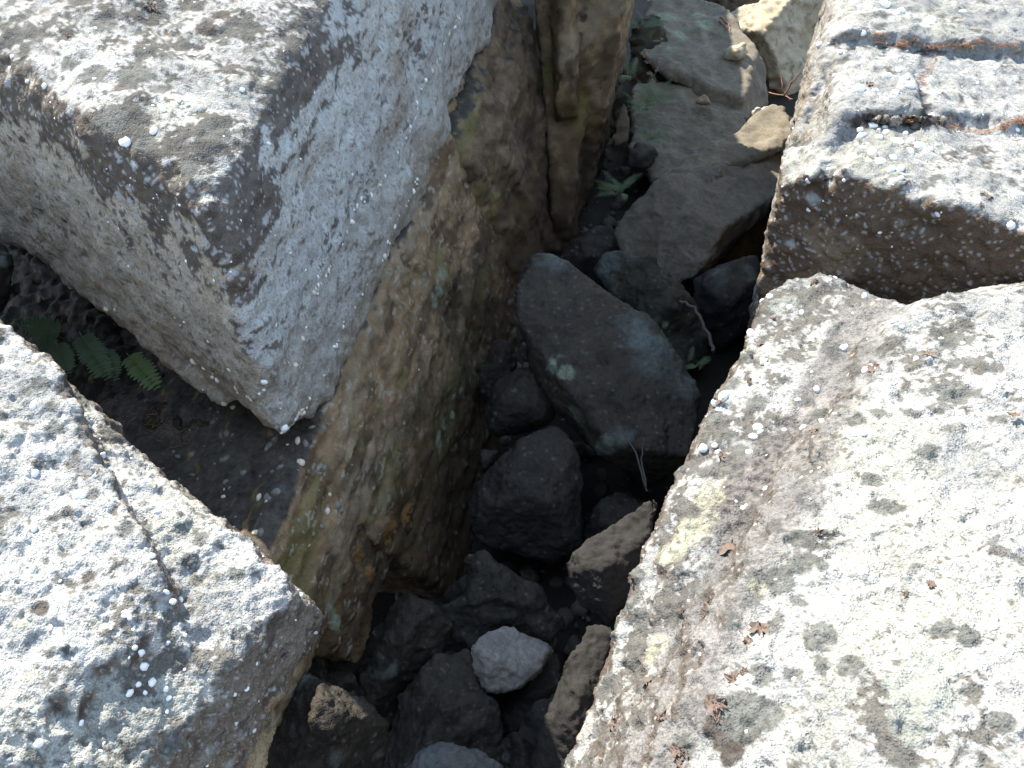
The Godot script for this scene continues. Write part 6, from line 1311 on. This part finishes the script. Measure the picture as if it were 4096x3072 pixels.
	frond(plant, Vector3(0.825, -0.998, -4.929) - plant.position, Vector3(0.943, -0.959, -4.908) - plant.position, Vector3(0, 0.894, 0.447), 0.015, 14, 0.016, "fern dark", 0.5)
	frond(plant, Vector3(0.83, -0.998, -4.922) - plant.position, Vector3(0.924, -0.966, -4.842) - plant.position, Vector3(0, 0.894, 0.447), 0.015, 14, 0.021, "fern dark", 0.5)
	frond(plant, Vector3(0.82, -0.998, -4.906) - plant.position, Vector3(0.711, -0.978, -4.903) - plant.position, Vector3(0, 0.894, 0.447), 0.013, 14, 0.019, "fern dark", 0.5)
	frond(plant, Vector3(0.823, -0.998, -4.917) - plant.position, Vector3(0.916, -0.914, -4.981) - plant.position, Vector3(0, 0.894, 0.447), 0.017, 14, 0.018, "fern dark", 0.5)
	frond(plant, Vector3(0.837, -0.998, -4.89) - plant.position, Vector3(0.732, -0.946, -4.979) - plant.position, Vector3(0, 0.894, 0.447), 0.018, 14, 0.022, "fern dark", 0.5)
	frond(plant, Vector3(0.849, -0.998, -4.894) - plant.position, Vector3(0.95, -0.945, -4.842) - plant.position, Vector3(0, 0.894, 0.447), 0.015, 14, 0.018, "fern dark", 0.5)
	plant = thing("fern", "dark fern in the middle of the mossy bank above the rounded stone", "fern", Vector3(0.741, -1.027, -4.515))
	frond(plant, Vector3(0.741, -1.027, -4.515) - plant.position, Vector3(0.863, -1.001, -4.464) - plant.position, Vector3(0, 0.894, 0.447), 0.016, 14, 0.017, "fern dark", 0.5)
	frond(plant, Vector3(0.726, -1.027, -4.514) - plant.position, Vector3(0.684, -1.01, -4.411) - plant.position, Vector3(0, 0.894, 0.447), 0.014, 14, 0.017, "fern dark", 0.5)
	frond(plant, Vector3(0.733, -1.027, -4.525) - plant.position, Vector3(0.706, -0.907, -4.638) - plant.position, Vector3(0, 0.894, 0.447), 0.02, 14, 0.019, "fern dark", 0.5)
	frond(plant, Vector3(0.734, -1.027, -4.506) - plant.position, Vector3(0.841, -0.979, -4.508) - plant.position, Vector3(0, 0.894, 0.447), 0.014, 14, 0.02, "fern dark", 0.5)
	frond(plant, Vector3(0.743, -1.027, -4.497) - plant.position, Vector3(0.777, -0.978, -4.365) - plant.position, Vector3(0, 0.894, 0.447), 0.017, 14, 0.02, "fern dark", 0.5)
	frond(plant, Vector3(0.729, -1.027, -4.486) - plant.position, Vector3(0.86, -0.955, -4.52) - plant.position, Vector3(0, 0.894, 0.447), 0.018, 14, 0.018, "fern dark", 0.5)
	frond(plant, Vector3(0.765, -1.027, -4.493) - plant.position, Vector3(0.615, -0.981, -4.538) - plant.position, Vector3(0, 0.894, 0.447), 0.02, 14, 0.021, "fern dark", 0.5)
	frond(plant, Vector3(0.725, -1.027, -4.523) - plant.position, Vector3(0.731, -0.974, -4.633) - plant.position, Vector3(0, 0.894, 0.447), 0.015, 14, 0.021, "fern dark", 0.5)
	frond(plant, Vector3(0.739, -1.027, -4.522) - plant.position, Vector3(0.79, -0.945, -4.59) - plant.position, Vector3(0, 0.894, 0.447), 0.014, 14, 0.018, "fern dark", 0.5)
	frond(plant, Vector3(0.743, -1.027, -4.509) - plant.position, Vector3(0.842, -0.983, -4.427) - plant.position, Vector3(0, 0.894, 0.447), 0.016, 14, 0.017, "fern dark", 0.5)
	frond(plant, Vector3(0.767, -1.027, -4.491) - plant.position, Vector3(0.78, -0.966, -4.371) - plant.position, Vector3(0, 0.894, 0.447), 0.016, 14, 0.018, "fern dark", 0.5)
	frond(plant, Vector3(0.733, -1.027, -4.509) - plant.position, Vector3(0.845, -0.969, -4.392) - plant.position, Vector3(0, 0.894, 0.447), 0.021, 14, 0.02, "fern dark", 0.5)
	frond(plant, Vector3(0.761, -1.027, -4.506) - plant.position, Vector3(0.688, -0.99, -4.593) - plant.position, Vector3(0, 0.894, 0.447), 0.014, 14, 0.021, "fern dark", 0.5)
	plant = thing("fern", "small dark fern low on the bank near the black faced block", "fern", Vector3(0.543, -1.064, -4.054))
	frond(plant, Vector3(0.529, -1.064, -4.04) - plant.position, Vector3(0.633, -0.999, -4.07) - plant.position, Vector3(0, 0.894, 0.447), 0.015, 14, 0.02, "fern dark", 0.5)
	frond(plant, Vector3(0.531, -1.064, -4.042) - plant.position, Vector3(0.43, -1.025, -4.037) - plant.position, Vector3(0, 0.894, 0.447), 0.013, 14, 0.017, "fern dark", 0.5)
	frond(plant, Vector3(0.541, -1.064, -4.041) - plant.position, Vector3(0.418, -1.041, -3.977) - plant.position, Vector3(0, 0.894, 0.447), 0.017, 14, 0.018, "fern dark", 0.5)
	frond(plant, Vector3(0.571, -1.064, -4.041) - plant.position, Vector3(0.563, -1.022, -3.914) - plant.position, Vector3(0, 0.894, 0.447), 0.016, 14, 0.02, "fern dark", 0.5)
	frond(plant, Vector3(0.544, -1.064, -4.056) - plant.position, Vector3(0.415, -1.01, -4.082) - plant.position, Vector3(0, 0.894, 0.447), 0.017, 14, 0.016, "fern dark", 0.5)
	frond(plant, Vector3(0.569, -1.064, -4.052) - plant.position, Vector3(0.511, -1.028, -4.124) - plant.position, Vector3(0, 0.894, 0.447), 0.012, 14, 0.02, "fern dark", 0.5)
	frond(plant, Vector3(0.572, -1.064, -4.062) - plant.position, Vector3(0.44, -1.024, -4.062) - plant.position, Vector3(0, 0.894, 0.447), 0.017, 14, 0.021, "fern dark", 0.5)
	frond(plant, Vector3(0.566, -1.064, -4.063) - plant.position, Vector3(0.466, -1.026, -4.058) - plant.position, Vector3(0, 0.894, 0.447), 0.013, 14, 0.021, "fern dark", 0.5)
	frond(plant, Vector3(0.549, -1.064, -4.068) - plant.position, Vector3(0.664, -0.985, -4.105) - plant.position, Vector3(0, 0.894, 0.447), 0.017, 14, 0.021, "fern dark", 0.5)
	frond(plant, Vector3(0.557, -1.064, -4.065) - plant.position, Vector3(0.458, -0.982, -4.135) - plant.position, Vector3(0, 0.894, 0.447), 0.018, 14, 0.016, "fern dark", 0.5)
	frond(plant, Vector3(0.539, -1.064, -4.044) - plant.position, Vector3(0.63, -0.991, -4.094) - plant.position, Vector3(0, 0.894, 0.447), 0.015, 14, 0.021, "fern dark", 0.5)
	plant = thing("fern", "blue green fern between the greenish rock and the right boulder", "fern", Vector3(0.741, -0.979, -2.682))
	frond(plant, Vector3(0.712, -0.979, -2.704) - plant.position, Vector3(0.733, -0.94, -2.756) - plant.position, Vector3(0, 0.894, 0.447), 0.008, 14, 0.014, "fern dark", 0.5)
	frond(plant, Vector3(0.731, -0.979, -2.672) - plant.position, Vector3(0.794, -0.943, -2.698) - plant.position, Vector3(0, 0.894, 0.447), 0.009, 14, 0.013, "fern dark", 0.5)
	frond(plant, Vector3(0.738, -0.979, -2.686) - plant.position, Vector3(0.69, -0.938, -2.625) - plant.position, Vector3(0, 0.894, 0.447), 0.011, 14, 0.015, "fern dark", 0.5)
	frond(plant, Vector3(0.732, -0.979, -2.678) - plant.position, Vector3(0.794, -0.941, -2.679) - plant.position, Vector3(0, 0.894, 0.447), 0.009, 14, 0.014, "fern dark", 0.5)
	frond(plant, Vector3(0.728, -0.979, -2.681) - plant.position, Vector3(0.669, -0.966, -2.649) - plant.position, Vector3(0, 0.894, 0.447), 0.008, 14, 0.014, "fern dark", 0.5)
	frond(plant, Vector3(0.746, -0.979, -2.656) - plant.position, Vector3(0.777, -0.945, -2.703) - plant.position, Vector3(0, 0.894, 0.447), 0.008, 14, 0.015, "fern dark", 0.5)
	twig("stick", "grey bent stick curving past the greenish rock", [Vector3(0.718, -0.943, -3.043), Vector3(0.761, -0.937, -3.006), Vector3(0.792, -0.952, -2.935), Vector3(0.815, -0.98, -2.864), Vector3(0.824, -0.994, -2.78)] as Array[Vector3], 0.007, 0.009, "grey twig")
	twig("twig", "thin red twig forking upward beside the cracked boulder, the longer one", [Vector3(1.378, -0.659, -4.246), Vector3(1.341, -0.617, -4.288), Vector3(1.337, -0.565, -4.34)] as Array[Vector3], 0.004, 0.0025, "red twig")
	twig("twig", "thin red twig leaning toward the cracked boulder", [Vector3(1.345, -0.629, -4.248), Vector3(1.357, -0.55, -4.214), Vector3(1.371, -0.468, -4.155)] as Array[Vector3], 0.004, 0.003, "red twig")
	twig("twig", "short red twig low in the dark gap by the cracked boulder", [Vector3(1.3, -0.679, -4.368), Vector3(1.341, -0.64, -4.265), Vector3(1.362, -0.604, -4.16)] as Array[Vector3], 0.003, 0.002, "red twig")
	twig("twig", "bare dark twig rising from the right boulder edge, the taller of a pair", [Vector3(0.456, -0.886, -1.969), Vector3(0.43, -0.833, -2.093), Vector3(0.372, -0.802, -2.194)] as Array[Vector3], 0.004, 0.0025, "grey twig")
	twig("twig", "bare dark twig crossing the taller one by the right boulder edge", [Vector3(0.452, -0.865, -1.976), Vector3(0.447, -0.844, -2.081), Vector3(0.46, -0.808, -2.146)] as Array[Vector3], 0.004, 0.002, "grey twig")
	twig("twig", "thin twig poking up before the bright cream rock, the longer of two", [Vector3(1.326, -0.921, -5.823), Vector3(1.373, -0.952, -5.792), Vector3(1.379, -0.972, -5.701)] as Array[Vector3], 0.007, 0.006, "red twig")
	twig("twig", "short thin twig beside the longer one at the bright cream rock", [Vector3(1.32, -0.938, -5.806), Vector3(1.355, -0.951, -5.722)] as Array[Vector3], 0.006, 0.005, "red twig")
	leaf("brown dead leaf nearest the fern by the tan slab", Vector3(0.796, -0.903, -5.162), Vector3(-0.176, 0.88, 0.44), 0.03, "dead leaves in the hollow by the ferns")
	leaf("purplish dead leaf at the foot of the grey slab", Vector3(0.808, -0.947, -5.104), Vector3(-0.089, 0.891, 0.445), 0.03, "dead leaves in the hollow by the ferns")
	leaf("curled dead leaf touching the grey slab", Vector3(0.847, -0.923, -5.114), Vector3(0, 0.894, 0.447), 0.03, "dead leaves in the hollow by the ferns")
	leaf("dead leaf lowest in the hollow by the ferns", Vector3(0.824, -0.971, -5.051), Vector3(0.089, 0.891, 0.445), 0.03, "dead leaves in the hollow by the ferns")
	leaf("dead leaf highest in the hollow by the ferns", Vector3(0.763, -0.853, -5.156), Vector3(0.176, 0.88, 0.44), 0.03, "dead leaves in the hollow by the ferns")
	leaf("dry brown leaf on the ledge soil below the yellow green fern", Vector3(-1.212, -0.611, -2.133), Vector3(-0.287, 0.957, 0.05), 0.013)
	leaf("small orange leaf at the right edge of the white boulder", Vector3(0.918, 0.363, -1.157), Vector3(-0.1, 0.974, -0.201), 0.014)
	leaf("small orange leaf on the step of the lower left boulder", Vector3(-0.833, 0.154, -1.194), Vector3(0.08, 0.996, 0.05), 0.01)
	leaf("tiny dry leaf on the broad white boulder near its dark blotches", Vector3(0.847, 0.311, -1.376), Vector3(-0.1, 0.974, -0.201), 0.014)
